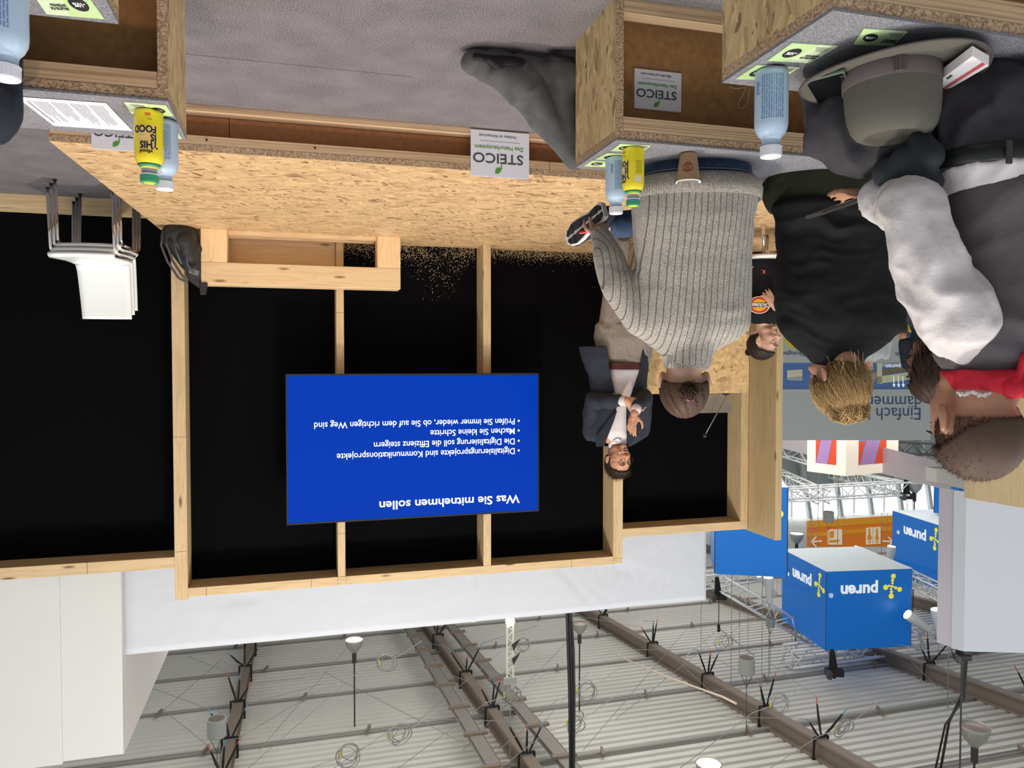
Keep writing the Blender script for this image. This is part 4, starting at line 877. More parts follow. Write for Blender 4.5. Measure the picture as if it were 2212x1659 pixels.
# big screen
sc_ = thing('television', (-.88, 5.62, 1.7), 'large flat television showing a blue slide with white text', 'television')
x0, x1, z0, z1 = -1.797, .044, 1.198, 2.236; MB().box(-1.5, -.25, 5.701, 5.749, 1.6, 1.68).box(-1.5, -.25, 5.701, 5.749, 1.85, 1.93).build('wall_bracket', BLKP, sc_)
BZ = plain('dark_bezel', (.02, .022, .022), .35)
MB().box(x0-.006, x1+.006, 5.625, 5.70, z0-.006, z1+.006).build('back_case', BLKP, sc_, bevel=.004)
for n_, b in (('bezel', (x0-.010, x1+.010, 5.60, 5.625, z1, z1+.011)), ('bezel', (x0-.010, x1+.010, 5.60, 5.625, z0-.014, z0)), ('bezel', (x0-.010, x0, 5.60, 5.625, z0+.0005, z1-.0005)), ('bezel', (x1, x1+.010, 5.60, 5.625, z0+.0005, z1-.0005))): MB().box(*b).build(n_, BZ, sc_)
SCR = plain('lit_blue_screen', (.0010, .036, .42), .3, emis=.72); WTX = plain('lit_white_text', (.80, .86, .92), .4, emis=.9)
_b = SCR.node_tree.nodes['Principled BSDF']; _b.inputs['Base Color'].default_value = (.0005, .002, .008, 1); _b.inputs['Emission Color'].default_value = (.0, .043, .46, 1); _b.inputs['Emission Strength'].default_value = 1; _b.inputs['Specular IOR Level'].default_value = .08
MB().box(x0, x1, 5.606, 5.62, z0, z1).build('display', SCR, sc_)
def stx(body, px0, py, px1, size, bold):
    a = PY(px0, py, 5.605); b = PY(px1, py, 5.605)
    t = text(body, size, (a.x, 5.6055, a.z), XA, ZA, WTX, sc_, bold=bold, depth=.0008)
    w = t.dimensions.x; k = (b.x-a.x)/max(1e-4, max(v.co.x for v in t.data.vertices)-min(v.co.x for v in t.data.vertices)); mx = min(v.co.x for v in t.data.vertices)
    for v in t.data.vertices: v.co.x = mx+(v.co.x-mx)*k
stx('Was Sie mitnehmen sollen', 1122, 1069, 819, .088, .014)
for i, (tx, xe, ys) in enumerate((('Digitalisierungsprojekte sind Kommunikationsprojekte', 729, 973), ('Die Digitalisierung soll die Effizienz steigern', 809, 952), ('Machen Sie kleine Schritte', 931, 930), ('Prüfen Sie immer wieder, ob Sie auf dem richtigen Weg sind', 680, 909))):
    stx(tx, 1113, ys-3 if False else ys-5, xe, .066, .004)
    c = PY(1120.5, ys, 5.605); MB().lathe([(.008, 0), (.008, .001)], (c.x, 5.606, c.z), 14, Matrix.Rotation(math.pi/2, 4, 'X')).build('bullet_dot', WTX, sc_)

# heavy spruce bench on the stage
gb = thing('spruce_beam_bench', (-.09, 5.62, .2), 'chunky spruce beam bench with square opening in front of the black wall', 'bench')
xa, xb = .600, -.745; ya, yb = 5.57, 5.735; P = lambda x, y, Y=ya: PY(x, y, Y)
zt0, zt1 = P(640, 572).z, P(640, 619).z
xa = P(433, 500).x; xb = P(865, 520).x
MB().box(xb, xa, ya, yb, zt0, zt1).build('seat_beam', GLU, gb, bevel=.004)
MB().box(P(490, 500).x, xa, ya, yb, .2, zt0-.001).build('post', wood('spruce_post', (.80, .58, .33), (.55, .33, .15), 'Z', .9), gb, bevel=.003)
MB().box(xb, P(815, 500).x, ya, yb, .2, zt0-.001).build('post', MATS['spruce_post'], gb, bevel=.003)
MB().box(P(815, 500).x+.001, P(490, 500).x-.001, ya+.06, yb, .2, .222).build('sill_beam', GLU, gb)
MB().box(P(812, 500).x, P(488, 500).x, yb+.002-.02, yb, .222, .235).build('sill_lath', GLU, gb)

# stack of white chairs on the right
def chair(loc, rz, label, root=None):
    r = thing('stacking_chair', loc, label, 'chair', 'white stacking chairs', rz=rz)
    W_ = .185; prof = [(-.205, .436), (-.215, .444), (-.20, .452), (-.10, .447), (.05, .438), (.13, .44), (.165, .462), (.185, .51), (.205, .62), (.225, .74), (.24, .86)]
    def pt(t, s_):
        i = min(int(t), len(prof)-2); f = t-i; a = prof[i]; b = prof[i+1]; y = a[0]+(b[0]-a[0])*f; z = a[1]+(b[1]-a[1])*f
        w = W_*(1 if t < 5 else 1-.10*(t-5)/5) if t < 5 else W_*(.92-.03*(t-5)/5*1.5); w = W_ if t <= 5.2 else (W_*(1-.12*min(1, (t-5.2)/.8)))-.012*max(0, t-6)/4
        return (s_*w, y+.012*(s_*s_)*(-1 if t > 6 else 0), z+.006*s_*s_*(1 if t < 5 else 0))
    m = MB(); nt, ns = 60, 10; vs = [pt(t, s_) for t in np.linspace(0, len(prof)-1-1e-6, nt) for s_ in np.linspace(-1, 1, ns)]
    m.add(vs, [(i*ns+j, i*ns+j+1, (i+1)*ns+j+1, (i+1)*ns+j) for i in range(nt-1) for j in range(ns-1)])
    m.build('seat_shell', plain('white_chair_plastic', (.80, .84, .84), .35), r, smooth=True, world=False, solid=-.012)
    for s_ in (-1, 1):
        x = s_*.178
        MB().tube([(x*1.01, -.22, 0), (x*1.0, -.195, .40), (x, -.18, .424), (x, -.15, .43)], .0095, 10).build('leg', CHROME, r, smooth=True, world=False)
        MB().tube([(x*1.02, .19, 0), (x*1.02, .165, .40), (x, .15, .425), (x, .12, .43), (x, -.15, .43)], .0095, 10).build('leg', CHROME, r, smooth=True, world=False)
        for y in (-.22, .19): MB().tube([(x*(1.01 if y < 0 else 1.02), y, 0), (x*(1.01 if y < 0 else 1.02), y, .012)], .0115, 10).build('foot_cap', BLKP, r, world=False)
    MB().tube([(-.178, -.12, .428), (.178, -.12, .428)], .0085, 8).tube([(-.178, .12, .428), (.178, .12, .428)], .0085, 8).build('cross_bar', CHROME, r, smooth=True, world=False)
    r.scale = (1, 1, .88); return r
cb = Vector((1.17, 5.43, 0))
for i, w in enumerate(('white plastic chair with chrome legs, lowest of the stack', 'white plastic chair in the middle of the stack', 'white plastic chair on top of the stack by the black wall')):
    chair(cb+Vector((.014*i, -.022*i, .030*i)), .10, w)
#SPLIT3
# ================================================================== PEOPLE
fh = Vector((-math.sin(YAW), math.cos(YAW), 0))
def bake(mb, voxel, name, mat, parent, smooth=6, post=None, decimate=None, label=None, fac=.5):
    me = bpy.data.meshes.new('tmp'); me.from_pydata(mb.v, [], mb.f); me.update()
    o = bpy.data.objects.new('tmp', me); COL.objects.link(o)
    r = o.modifiers.new('r', 'REMESH'); r.mode = 'VOXEL'; r.voxel_size = voxel
    if smooth: s_ = o.modifiers.new('s', 'SMOOTH'); s_.iterations = smooth; s_.factor = fac
    m2 = bpy.data.meshes.new_from_object(o.evaluated_get(bpy.context.evaluated_depsgraph_get()))
    bpy.data.objects.remove(o); bpy.data.meshes.remove(me); m2.name = name
    n = len(m2.vertices); co = np.empty(n*3); m2.vertices.foreach_get('co', co); co = co.reshape(-1, 3)
    no = np.empty(n*3); m2.vertices.foreach_get('normal', no); no = no.reshape(-1, 3)
    if post: co = post(co, no)
    off = OFF.get(parent.name, Vector((0, 0, 0))) if parent is not None else Vector((0, 0, 0))
    co = co-np.array(off); m2.vertices.foreach_set('co', co.ravel())
    m2.polygons.foreach_set('use_smooth', [True]*len(m2.polygons)); m2.materials.clear(); m2.materials.append(mat); m2.update()
    ob = bpy.data.objects.new(name, m2); COL.objects.link(ob)
    if parent is not None: ob.parent = parent; OFF[ob.name] = off
    if label: ob['label'] = label
    return ob
def vnoise(p, seed):
    """smooth lattice noise, -1..1, for an array of points"""
    i = np.floor(p).astype(np.int64); f = p-i; f = f*f*(3-2*f); out = np.zeros(len(p))
    for dx in (0, 1):
        for dy in (0, 1):
            for dz in (0, 1):
                h = (i[:, 0]+dx)*374761393+(i[:, 1]+dy)*668265263+(i[:, 2]+dz)*2147483647+seed*144269; h = (h ^ (h >> 13))*1274126177; h = (h ^ (h >> 16)) & 0xffff
                w = (f[:, 0] if dx else 1-f[:, 0])*(f[:, 1] if dy else 1-f[:, 1])*(f[:, 2] if dz else 1-f[:, 2]); out += w*(h/32767.5-1)
    return out
def folds(amp=.004, wl=.07, seed=0, stretch=(1, 1, .45)):
    """soft cloth creases: ridged noise, finer across the stretch direction, gathered in places"""
    sc = np.array(stretch)/wl
    def f(co, no):
        w = np.stack([vnoise(co*6+k*9.1, seed+k) for k in range(3)], 1)*.06; q = (co+w)@np.array([[.8, -.36, .48], [.6, .48, -.64], [0, .8, .6]]).T*sc
        q = (co+w)*sc+.35*np.stack([vnoise(co*11, seed+5), vnoise(co*11, seed+6), vnoise(co*11, seed+7)], 1)
        h = 1-2*np.abs(vnoise(q, seed+1)); h2 = 1-2*np.abs(vnoise(q*2.1+3, seed+2)); mask = .55+.45*vnoise(co*5, seed+3)
        return co+no*((h*mask+.35*h2*mask)*amp)[:, None]
    return f
def rg(y, xa, xb, d, dep, n=24, e=.85, k=1., lean=0):
    A, B = PD(xa, y, d), PD(xb, y, d); c = (A+B)/2+fh*lean; a = (A-B).length/2*k; b = dep/2*k
    s = lambda v: math.copysign(abs(v)**e, v)
    return [c+rt*a*s(math.cos(2*math.pi*i/n))+fh*b*s(math.sin(2*math.pi*i/n)) for i in range(n)]
def rings(L, k=1.): return [rg(*q[:5], k=k, lean=q[5] if len(q) > 5 else 0) for q in L]
def chain(m, pts, k=1., flat=1., add=0):
    for (p, r), (q, s_) in zip(pts[:-1], pts[1:]): m.cap(p, q, r*k+add, s_*k+add, 14, flat)
    return m
class Head:
    def __init__(s, c, f, scale=1., pitch=0, tilt=0):
        s.c = Vector(c); s.f = (Vector(f).normalized()+ZA*pitch).normalized(); s.r = s.f.cross(ZA).normalized(); s.u = s.r.cross(s.f)
        if tilt:
            R = Matrix.Rotation(tilt, 3, s.f); s.r = R@s.r; s.u = R@s.u
        s.k = scale; s.M = Matrix((s.r, s.f, s.u)).transposed()
    def p(s, r, f, u): return s.c+(s.r*r+s.f*f+s.u*u)*s.k
    def shape(s, m, jaw=1., ears=True, nose=1.):
        k = s.k; R = s.M.to_4x4(); E = lambda r, f, u, a, b, c_: m.ell(s.p(r, f, u), (a*k, b*k, c_*k), R)
        E(0, -.010, .035, .073, .094, .092); E(0, .030, -.005, .062*jaw, .062, .085); E(0, .045, -.055, .042*jaw, .042, .042)
        E(0, .072, -.088, .022, .020, .020); E(0, .068, .030, .052, .024, .022); E(.034, .055, -.022, .022, .028, .026); E(-.034, .055, -.022, .022, .028, .026)
        E(.03, .02, -.07, .024*jaw, .035, .028); E(-.03, .02, -.07, .024*jaw, .035, .028); E(0, -.03, -.03, .055, .06, .07)
        m.cap(s.p(0, .088, .012), s.p(0, .114*nose, -.024), .008*k, .0125*k); E(.012, .098, -.030, .008, .009, .007); E(-.012, .098, -.030, .008, .009, .007)
        E(0, .086, -.057, .022, .012, .008); E(0, .084, -.067, .019, .011, .007)
        if ears:
            for g in (-1, 1):
                Re = R@Matrix.Rotation(g*.35, 4, 'Z')@Matrix.Rotation(.15, 4, 'X')
                m.ell(s.p(g*.082, -.012, .004), (.009*k, .019*k, .033*k), Re); m.ell(s.p(g*.074, -.002, -.018), (.008*k, .009*k, .012*k), Re)
    def post(s, co, no):
        """eye sockets, lids, mouth line, ear bowls"""
        rel = (co-np.array(s.c)); L = np.stack([rel@np.array(s.r), rel@np.array(s.f), rel@np.array(s.u)], 1)/s.k
        def bump(p, sg, amp, vec):
            nonlocal L
            d = (L-np.array(p))/np.array(sg); w = np.exp(-(d**2).sum(1)); L = L+w[:, None]*np.array(vec)*amp
        for g in (-1, 1):
            bump((g*.032, .088, .014), (.017, .02, .011), .013, (0, -1, 0)); bump((g*.083, -.006, .008), (.012, .008, .016), .006, (-g, 0, 0))
            bump((g*.028, .095, .034), (.02, .02, .006), .003, (0, 1, 0))
        bump((0, .095, -.0615), (.022, .02, .0028), .006, (0, -1, 0)); bump((0, .09, -.078), (.02, .02, .006), .004, (0, -1, 0))
        return np.array(s.c)+(L[:, :1]*np.array(s.r)+L[:, 1:2]*np.array(s.f)+L[:, 2:]*np.array(s.u))*s.k
    def eyes(s, root, brow=(.05, .03, .02), lips=(.42, .16, .14), lid=.75, mouth_open=0):
        k = s.k; EW = plain('eye_white', (.65, .62, .6), .2); IR = plain('brown_iris', (.06, .035, .02), .2); R = s.M.to_4x4()
        for g in (-1, 1):
            e = MB().ell(s.p(g*.0315, .0745, .0135), .0118*k, R, 14, 10).build('eye', EW, root, smooth=True)
            MB().ell(s.p(g*.0315, .0800, .0135), (.0062*k, .0068*k, .0062*k), R, 12, 8).build('iris', IR, e, smooth=True)
            c = s.p(g*.0315, .0750, .0185); m = MB().ell(c, (.0145*k, .0125*k, .0062*k*lid/.75), R, 14, 8); m.ell(s.p(g*.0315, .0745, .0055), (.013*k, .0115*k, .0038*k), R, 12, 6)
            m.build('eyelid', root.get('_skin_mat') and MATS[root['_skin_mat']] or MATS['skin'], root, smooth=True)
            b = plain('brow_%.2f' % brow[0], brow, .9); MB().tube([s.p(g*.014, .0945, .034), s.p(g*.03, .0945, .041), s.p(g*.050, .083, .036)], [.0028*k, .0034*k, .0016*k], 8).build('eyebrow', b, root, smooth=True)
        lp = plain('lip_%.2f' % lips[0], lips, .5); m = MB(); R = s.M.to_4x4(); o_ = mouth_open
        m.ell(s.p(0, .0935, -.0575+o_*.3), (.020*k, .0065*k, .0048*k), R, 16, 8); m.ell(s.p(0, .0925, -.0665-o_), (.018*k, .0065*k, .0052*k), R, 16, 8)
        m.build('lips', lp, root, smooth=True)
        if mouth_open: MB().ell(s.p(0, .0935, -.062-o_*.35), (.014*k, .0045*k, .0030*k+o_*.5), R, 12, 8).build('mouth_opening', plain('mouth_dark', (.05, .012, .012), .6), root, smooth=True)
def hair(H, root, region, mat, off=.004, n=900, flow=None, ln=.03, r=.0011, target=None, lift=.004, seed=0, jit=.004, cap_=True, thick=.006, curl=0, segs=5, bulge=1.):
    """scalp shell plus a few hundred strands; region(r,f,u) in head units picks where hair grows"""
    k = H.k
    A = np.array((.073, .094, .092))+off
    def surf(d, ex=0):
        c0 = np.array((0, -.010, .035)); t = 1/math.sqrt(((d/(A+ex))**2).sum()); return c0+d*t
    if cap_:
        m = MB(); N, Mm = 56, 36; idx = {}; vs = []; fs = []
        grid = [[None]*(N) for _ in range(Mm+1)]
        for i in range(Mm+1):
            a = -math.pi/2+math.pi*i/Mm
            for j in range(N):
                b = 2*math.pi*j/N; d = np.array((math.cos(a)*math.cos(b), math.cos(a)*math.sin(b), math.sin(a))); q = surf(d, thick*(.6+.4*math.sin(j*1.7+i*.6)))
                grid[i][j] = q
        use = lambda q: region(q[0], q[1], q[2])
        for i in range(Mm):
            for j in range(N):
                qs = [grid[i][j], grid[i][(j+1) % N], grid[i+1][(j+1) % N], grid[i+1][j]]
                if use(sum(qs)/4):
                    f = []
                    for (ii, jj) in ((i, j), (i, (j+1) % N), (i+1, (j+1) % N), (i+1, j)):
                        if (ii, jj) not in idx: idx[(ii, jj)] = len(vs); vs.append(H.p(*grid[ii][jj]))
                        f.append(idx[(ii, jj)])
                    fs.append(tuple(f))
        m.add(vs, fs); hb = m.build('hair', mat, root, smooth=True, solid=-.008*k)
    else: hb = root
    g = random.Random(seed); m = MB(); cnt = 0; tries = 0
    while cnt < n and tries < n*20:
        tries += 1
        z = g.uniform(-1, 1); a = g.uniform(0, 2*math.pi); s_ = math.sqrt(1-z*z); d = np.array((s_*math.cos(a), s_*math.sin(a), z)); q = surf(d)
        if not region(*q): continue
        cnt += 1; pts = []
        if target is not None:
            dt = np.array(target)-np.array((0, -.010, .035)); dt = dt/np.linalg.norm(dt); tv = 1.0
            for i in range(segs+1):
                t = i/segs; dd = d*(1-t)+dt*t; nn = np.linalg.norm(dd); dd = dd/max(nn, 1e-3); b = surf(dd, thick+lift*math.sin(math.pi*t)*bulge+g.uniform(-1, 1)*jit*.3)
                pts.append(H.p(*(b+np.array([g.uniform(-1, 1) for _ in range(3)])*jit*.35)))
        else:
            fl = np.array(flow(*q)) if flow else d; cur = q.copy(); cur = surf(d, thick*.5); pts = [H.p(*cur)]
            w = np.array([g.uniform(-1, 1) for _ in range(3)])*.35; L_ = ln*g.uniform(.6, 1.3)
            for i in range(3):
                cur = cur+(fl+w*(1+i*.5)+np.array([g.uniform(-1, 1) for _ in range(3)])*curl)*L_/3; pts.append(H.p(*cur))
        rs = [r*k*(1-.75*i/(len(pts)-1)) for i in range(len(pts))]
        m.tube(pts, rs, 3, False)
    o = m.build('hair_strands', mat, hb, smooth=True); o['kind'] = 'stuff'
    return hb
def hand(m, w, d, pn, side=1, k=1., curl=.5, spread=.10, curls=None):
    """w wrist, d pointing direction, pn palm normal; fingers curl towards pn; thumb leaves the side"""
    d = Vector(d).normalized(); pn = Vector(pn); pn = (pn-d*pn.dot(d)).normalized(); s = d.cross(pn)*side; w = Vector(w)
    R = Matrix((s, d, pn)).transposed().to_4x4()
    m.ell(w+d*.048*k, (.040*k, .052*k, .0145*k), R); m.cap(w-d*.02*k, w+d*.03*k, .024*k, .027*k, 12, .8)
    for i, (off, L) in enumerate(((-.030, .072), (-.0105, .080), (.0105, .074), (.029, .060))):
        cu = curls[i] if curls else curl; b = w+d*.085*k+s*off*k; ang = off/.03*spread; dd = (d+s*ang).normalized(); p_ = b; a = .15*cu
        for seg, (fl, r0, r1) in enumerate(((.46, .0088, .0082), (.31, .0082, .0074), (.23, .0074, .0062))):
            a += cu*(.55, .75, .5)[seg]; q = p_+(dd*math.cos(a)+pn*math.sin(a))*L*fl*k; m.cap(p_, q, r0*k, r1*k, 8); p_ = q
    t0 = w+d*.022*k-s*.028*k; t1 = t0+(d*.55-s*.75+pn*.35).normalized()*.038*k; t2 = t1+(d*.85-s*.25+pn*.45).normalized()*.030*k; t3 = t2+(d*.9+s*.1+pn*.4).normalized()*.022*k
    m.cap(t0, t1, .0125*k, .0105*k, 8); m.cap(t1, t2, .0105*k, .009*k, 8); m.cap(t2, t3, .009*k, .0072*k, 8)
def person(loc, label): return thing('person', loc, label, 'person')
def hairmat(name, c, var=.45, rough=.55):
    m, nt, b = newmat(name); g_ = nt.nodes.new('ShaderNodeNewGeometry'); b.inputs['Roughness'].default_value = rough; b.inputs['Specular IOR Level'].default_value = .25
    nt.links.new(ramp(nt, g_.outputs['Random Per Island'], [(0, tuple(x*(1-var) for x in c)), (.6, c), (1, tuple(min(1, x*(1+var)) for x in c))]), b.inputs['Base Color']); return m
SKIN = plain('skin', (.50, .265, .175), .5, var=.07, vs=14); SKIN2 = plain('skin_tan', (.43, .215, .135), .5, var=.07, vs=14); SKIN3 = plain('skin_pale', (.56, .33, .24), .5, var=.05, vs=14)
JEANS = plain('blue_denim', (.035, .065, .13), .85, var=.25, vs=60, bump=.2, bs=300)
def shoe(root, ankle, d, nrm, up_col, L=.27, name='shoe'):
    """d = toe direction, nrm = sole normal (pointing out of the sole)"""
    d = Vector(d).normalized(); n = Vector(nrm); n = (n-d*n.dot(d)).normalized(); s = d.cross(n); a = Vector(ankle); R = Matrix((s, d, n)).transposed().to_4x4()
    base = a+n*.075
    pr = [(-.32, .026), (-.26, .034), (-.1, .034), (.1, .036), (.3, .045), (.45, .044), (.58, .032), (.66, .015)]
    out = lambda z, e=0: [base+d*(t*L)+s*(w+e)+n*z for t, w in pr]+[base+d*(t*L)-s*(w+e)*.9+n*z for t, w in pr[::-1]]
    m = MB(); m.cap(a-n*.02, a+n*.03, .038, .042); m.ell(base+d*.06*L/.27-n*.028, (.040, .115*L/.27, .030), R); m.ell(base+d*.12*L/.27-n*.018, (.040, .075, .024), R); m.ell(base-d*.04-n*.03, (.034, .05, .042), R)
    up_ = bake(m, .007, 'upper', up_col, root, 3)
    MB().loft([out(-.010, .001), out(.002, .005), out(.012, .003)]).build('midsole', plain('white_shoe_foam', (.72, .66, .66), .6), root, smooth=False, bevel=.002)
    m = MB(); zz = [(-.3, .02), (-.2, .032), (.0, .026), (.2, .036), (.42, .042), (.55, .03), (.62, .014)]
    for (t0, w0), (t1, w1) in zip(zz[:-1], zz[1:]):
        for g in (-1, 1):
            m.hexa([base+d*t0*L+s*g*.004+n*.0122, base+d*t0*L+s*g*w0+n*.0122, base+d*(t1*L-.006)+s*g*w1+n*.0122, base+d*(t1*L-.006)+s*g*.008+n*.0122]+[base+d*t0*L+s*g*.004+n*.017, base+d*t0*L+s*g*w0+n*.017, base+d*(t1*L-.006)+s*g*w1+n*.017, base+d*(t1*L-.006)+s*g*.008+n*.017])
    m.build('sole_tread', plain('black_rubber', (.02, .022, .022), .7), root)['kind'] = 'stuff'
    return up_

# ---- sitter in the grey knitted sweater
P1 = PZ(1500, 350, .43); A = person(Vector((P1.x, P1.y+.1, .43)), 'person in a grey knitted sweater and jeans with a small dark hair bun')
T = [(398, 1374, 1630, 2.64, .30), (412, 1368, 1634, 2.64, .31), (436, 1366, 1634, 2.64, .30), (480, 1367, 1624, 2.64, .28), (560, 1372, 1619, 2.66, .25), (620, 1370, 1620, 2.68, .25), (680, 1360, 1620, 2.69, .24), (705, 1362, 1616, 2.69, .22), (728, 1380, 1600, 2.69, .18), (748, 1408, 1566, 2.69, .14), (764, 1430, 1540, 2.69, .13), (796, 1437, 1527, 2.69, .125)]
arml = [(PD(1385, 690, 2.68), .062), (PD(1335, 620, 2.68), .058), (PD(1316, 560, 2.72), .054), (PD(1297, 508, 2.86), .036)]
armr = [(PD(1585, 690, 2.68), .062), (PD(1590, 560, 2.82), .055), (PD(1480, 470, 3.08), .036)]
H1 = Head(PD(1477, 818, 2.72), fh*.99-rt*.05, .98, -.12)
m = MB(); m.loft(rings(T, .86)); chain(m, arml, .75); chain(m, armr, .75); m.cap(PD(1480, 735, 2.69), H1.p(0, -.02, -.03), .062, .058)
H1.shape(m); hipL, hipR = PD(1440, 352, 2.66), PD(1565, 352, 2.66); kneeL = PD(1440, 420, 3.10); kneeR = PD(1580, 452, 3.10)
ank = PD(1318, 486, 3.02); footL = Vector((kneeL.x, kneeL.y+.08, .09))
chain(m, [(hipL, .08), (kneeL, .055), (footL, .04)]); chain(m, [(hipR, .08), (kneeR, .055), (ank, .038)])
hand(m, arml[-1][0], (PD(1290, 480, 3.0)-arml[-1][0]), -ZA, 1, .9, .4); hand(m, armr[-1][0], PD(1440, 462, 3.12)-armr[-1][0], -ZA, -1, .9, .5)
bake(m, .0062, 'body', SKIN3, A, 4, H1.post)
A['_skin_mat'] = 'skin_pale'; H1.eyes(A)
SWT = knit('grey_ribbed_knit', (.25, .232, .205), (.50, .47, .42), 'X', 15.5, 300)
m = MB(); m.loft(rings(T)); chain(m, arml); chain(m, armr); bake(m, .009, 'sweater', SWT, A, 7, folds(.007, .12, 3, (.4, .4, 1)))
cr = [(r_, ) for r_ in ()]
COLK = knit('ribbed_collar_knit', (.19, .175, .155), (.42, .39, .35), 'X', 60, 300)
Tc = [(752, 1420, 1548, 2.69, .14), (764, 1431, 1538, 2.69, .135), (780, 1436, 1530, 2.69, .13), (795, 1437, 1528, 2.69, .13)]
m = MB(); R_ = rings(Tc, 1.03)+[rg(795, 1437, 1528, 2.69, .13, k=.93), rg(770, 1437, 1528, 2.69, .13, k=.9)]
m.loft(R_, False).build('collar', COLK, A, smooth=True)
Th = [(394, 1378, 1626, 2.64, .30), (400, 1370, 1634, 2.64, .31), (414, 1364, 1638, 2.64, .315), (436, 1364, 1636, 2.64, .31)]
MB().loft(rings(Th, 1.005), False).build('hem', COLK, A, smooth=True, solid=-.006)
m = MB(); m.loft(rings([(352, 1398, 1602, 2.70, .28), (364, 1386, 1618, 2.68, .30), (390, 1382, 1622, 2.66, .29), (425, 1386, 1616, 2.66, .28)])); chain(m, [(hipL, .09), (kneeL, .066), (footL, .055)]); chain(m, [(hipR, .09), (kneeR, .066), (PD(1335, 486, 3.02), .05)])
bake(m, .010, 'jeans', JEANS, A, 5, folds(.004, .07, 5))
MB().tube([v+Vector((0, 0, 0)) for v in rg(386, 1380.5, 1623.5, 2.66, .298)]+[rg(386, 1380.5, 1623.5, 2.66, .298)[0]], .0016, 5).build('waistband_stitching', plain('pale_stitching', (.30, .30, .30), .8), A)
NV = plain('navy_shoe_mesh', (.012, .015, .03), .7)
sf = (rt*.42+fh*.75+ZA*.28).normalized(); sn = (rt*.80-fh*.55+ZA*.05)
shoe(A, PD(1296, 484, 3.03)-sn.normalized()*.02-sf*.03, sf, sn, NV, .27)
MB().tube([PD(1252, 503, 2.99), PD(1268, 501, 2.98), PD(1282, 496, 2.98)], .005, 6).build('red_stripe', plain('coral_red', (.7, .08, .05), .5), A)
shoe(A, footL+ZA*-.005, fh, -ZA, NV, .27)
BR = hairmat('dark_brown_hair', (.060, .032, .020), .6); PINKB = plain('pink_hair_tie', (.42, .09, .14), .6)
tgt = (0, -.098, .048)
reg1 = lambda r, f, u: (u > -.012+max(0, -f-.02)*.05 and f < .055+max(0, u-.06)*.6) or (u > .075 and f < .075)
hair(H1, A, lambda r, f, u: u > .004+(.030 if abs(r) > .05 and f > -.02 else 0) and f < .062, BR, .002, 2600, None, .03, .0012, tgt, .003, 1, .004)
bm_ = MB(); bc = H1.p(.0, -.130, .034); g = random.Random(2)
for i in range(150):
    a0 = g.uniform(0, 6.3); rr = g.uniform(.012, .027); tl = Vector((g.uniform(-1, 1), g.uniform(-1, 1), g.uniform(-1, 1))).normalized(); q = tl.orthogonal().normalized(); w_ = tl.cross(q); 
    bm_.tube([bc+(q*math.cos(a0+t)+w_*math.sin(a0+t))*rr*(1+.1*t)-ZA*.004*t for t in np.linspace(0, 3.6, 8)], .0013, 3, False)
bm_.ell(bc-ZA*.004, (.021, .019, .024)); bun = bm_.build('hair_bun', BR, A, smooth=True)
ts = H1.p(0, -.106, .044); MB().tube([ts+(H1.r*math.cos(t)+ZA*.9*math.sin(t))*.0165-fh*.022 for t in np.linspace(0, 6.283, 18)], .0042, 6).build('hair_tie', PINKB, bun, smooth=True)
MB().ell(H1.p(.083, -.012, -.018), .003).build('earring', CHROME, A)

# ---- sitter in black with the blonde bun
P2 = PZ(1765, 370, .43); Bp = person(Vector((P2.x, P2.y+.1, .43)), 'person in a black top and olive trousers with a messy blonde bun, seen from behind')
T = [(440, 1668, 1896, 2.80, .27), (450, 1668, 1898, 2.80, .29), (480, 1682, 1910, 2.80, .26), (540, 1684, 1928, 2.82, .25), (600, 1681, 1940, 2.84, .25), (660, 1681, 1948, 2.85, .25), (700, 1687, 1948, 2.85, .24), (730, 1702, 1930, 2.85, .21), (752, 1725, 1902, 2.85, .17), (768, 1752, 1868, 2.85, .14), (790, 1768, 1856, 2.85, .12)]
arml = [(PD(1722, 695, 2.84), .065), (PD(1706, 570, 2.86), .055), (PD(1740, 440, 3.1), .04)]; armr = [(PD(1912, 695, 2.84), .065), (PD(1918, 560, 2.9), .055), (PD(1850, 455, 3.15), .04)]
H2 = Head(PD(1806, 808, 2.83), rt*.50+fh*.86, .98, .0)
hipL, hipR = PD(1715, 385, 2.8), PD(1815, 385, 2.8); kneeL, kneeR = PD(1700, 425, 3.2), PD(1810, 425, 3.25)
m = MB(); m.loft(rings(T, .86)); chain(m, arml, .75); chain(m, armr, .75); m.cap(PD(1808, 745, 2.85), H2.p(0, -.02, -.03), .055, .052); H2.shape(m, .92)
chain(m, [(hipL, .08), (kneeL, .055), (Vector((kneeL.x, kneeL.y+.05, .07)), .04)]); chain(m, [(hipR, .08), (kneeR, .055), (Vector((kneeR.x, kneeR.y+.05, .07)), .04)])
hand(m, arml[-1][0], fh-rt*.5, -ZA, 1, .85, .5); hand(m, armr[-1][0], fh+rt*.5, -ZA, -1, .85, .5)
bake(m, .0065, 'body', SKIN, Bp, 4, H2.post); Bp['_skin_mat'] = 'skin'; H2.eyes(Bp, (.2, .13, .07))
BKT = plain('black_fine_knit', (.005, .0053, .007), .8, bump=.5, bs=600, bd=.002, spec=.25)
m = MB(); m.loft(rings(T)); chain(m, arml); chain(m, armr); bake(m, .009, 'black_top', BKT, Bp, 7, folds(.013, .09, 11, (.35, .35, 1.1)))
OLV = plain('olive_corduroy', (.018, .022, .010), .85, bump=.3, bs=250)
m = MB(); m.loft(rings([(372, 1672, 1860, 2.84, .30), (384, 1655, 1872, 2.84, .34), (415, 1648, 1888, 2.84, .34), (455, 1668, 1892, 2.82, .28)])); chain(m, [(hipL, .10), (kneeL, .075), (Vector((kneeL.x, kneeL.y+.05, .10)), .055)]); chain(m, [(hipR, .10), (kneeR, .075), (Vector((kneeR.x, kneeR.y+.05, .10)), .055)])
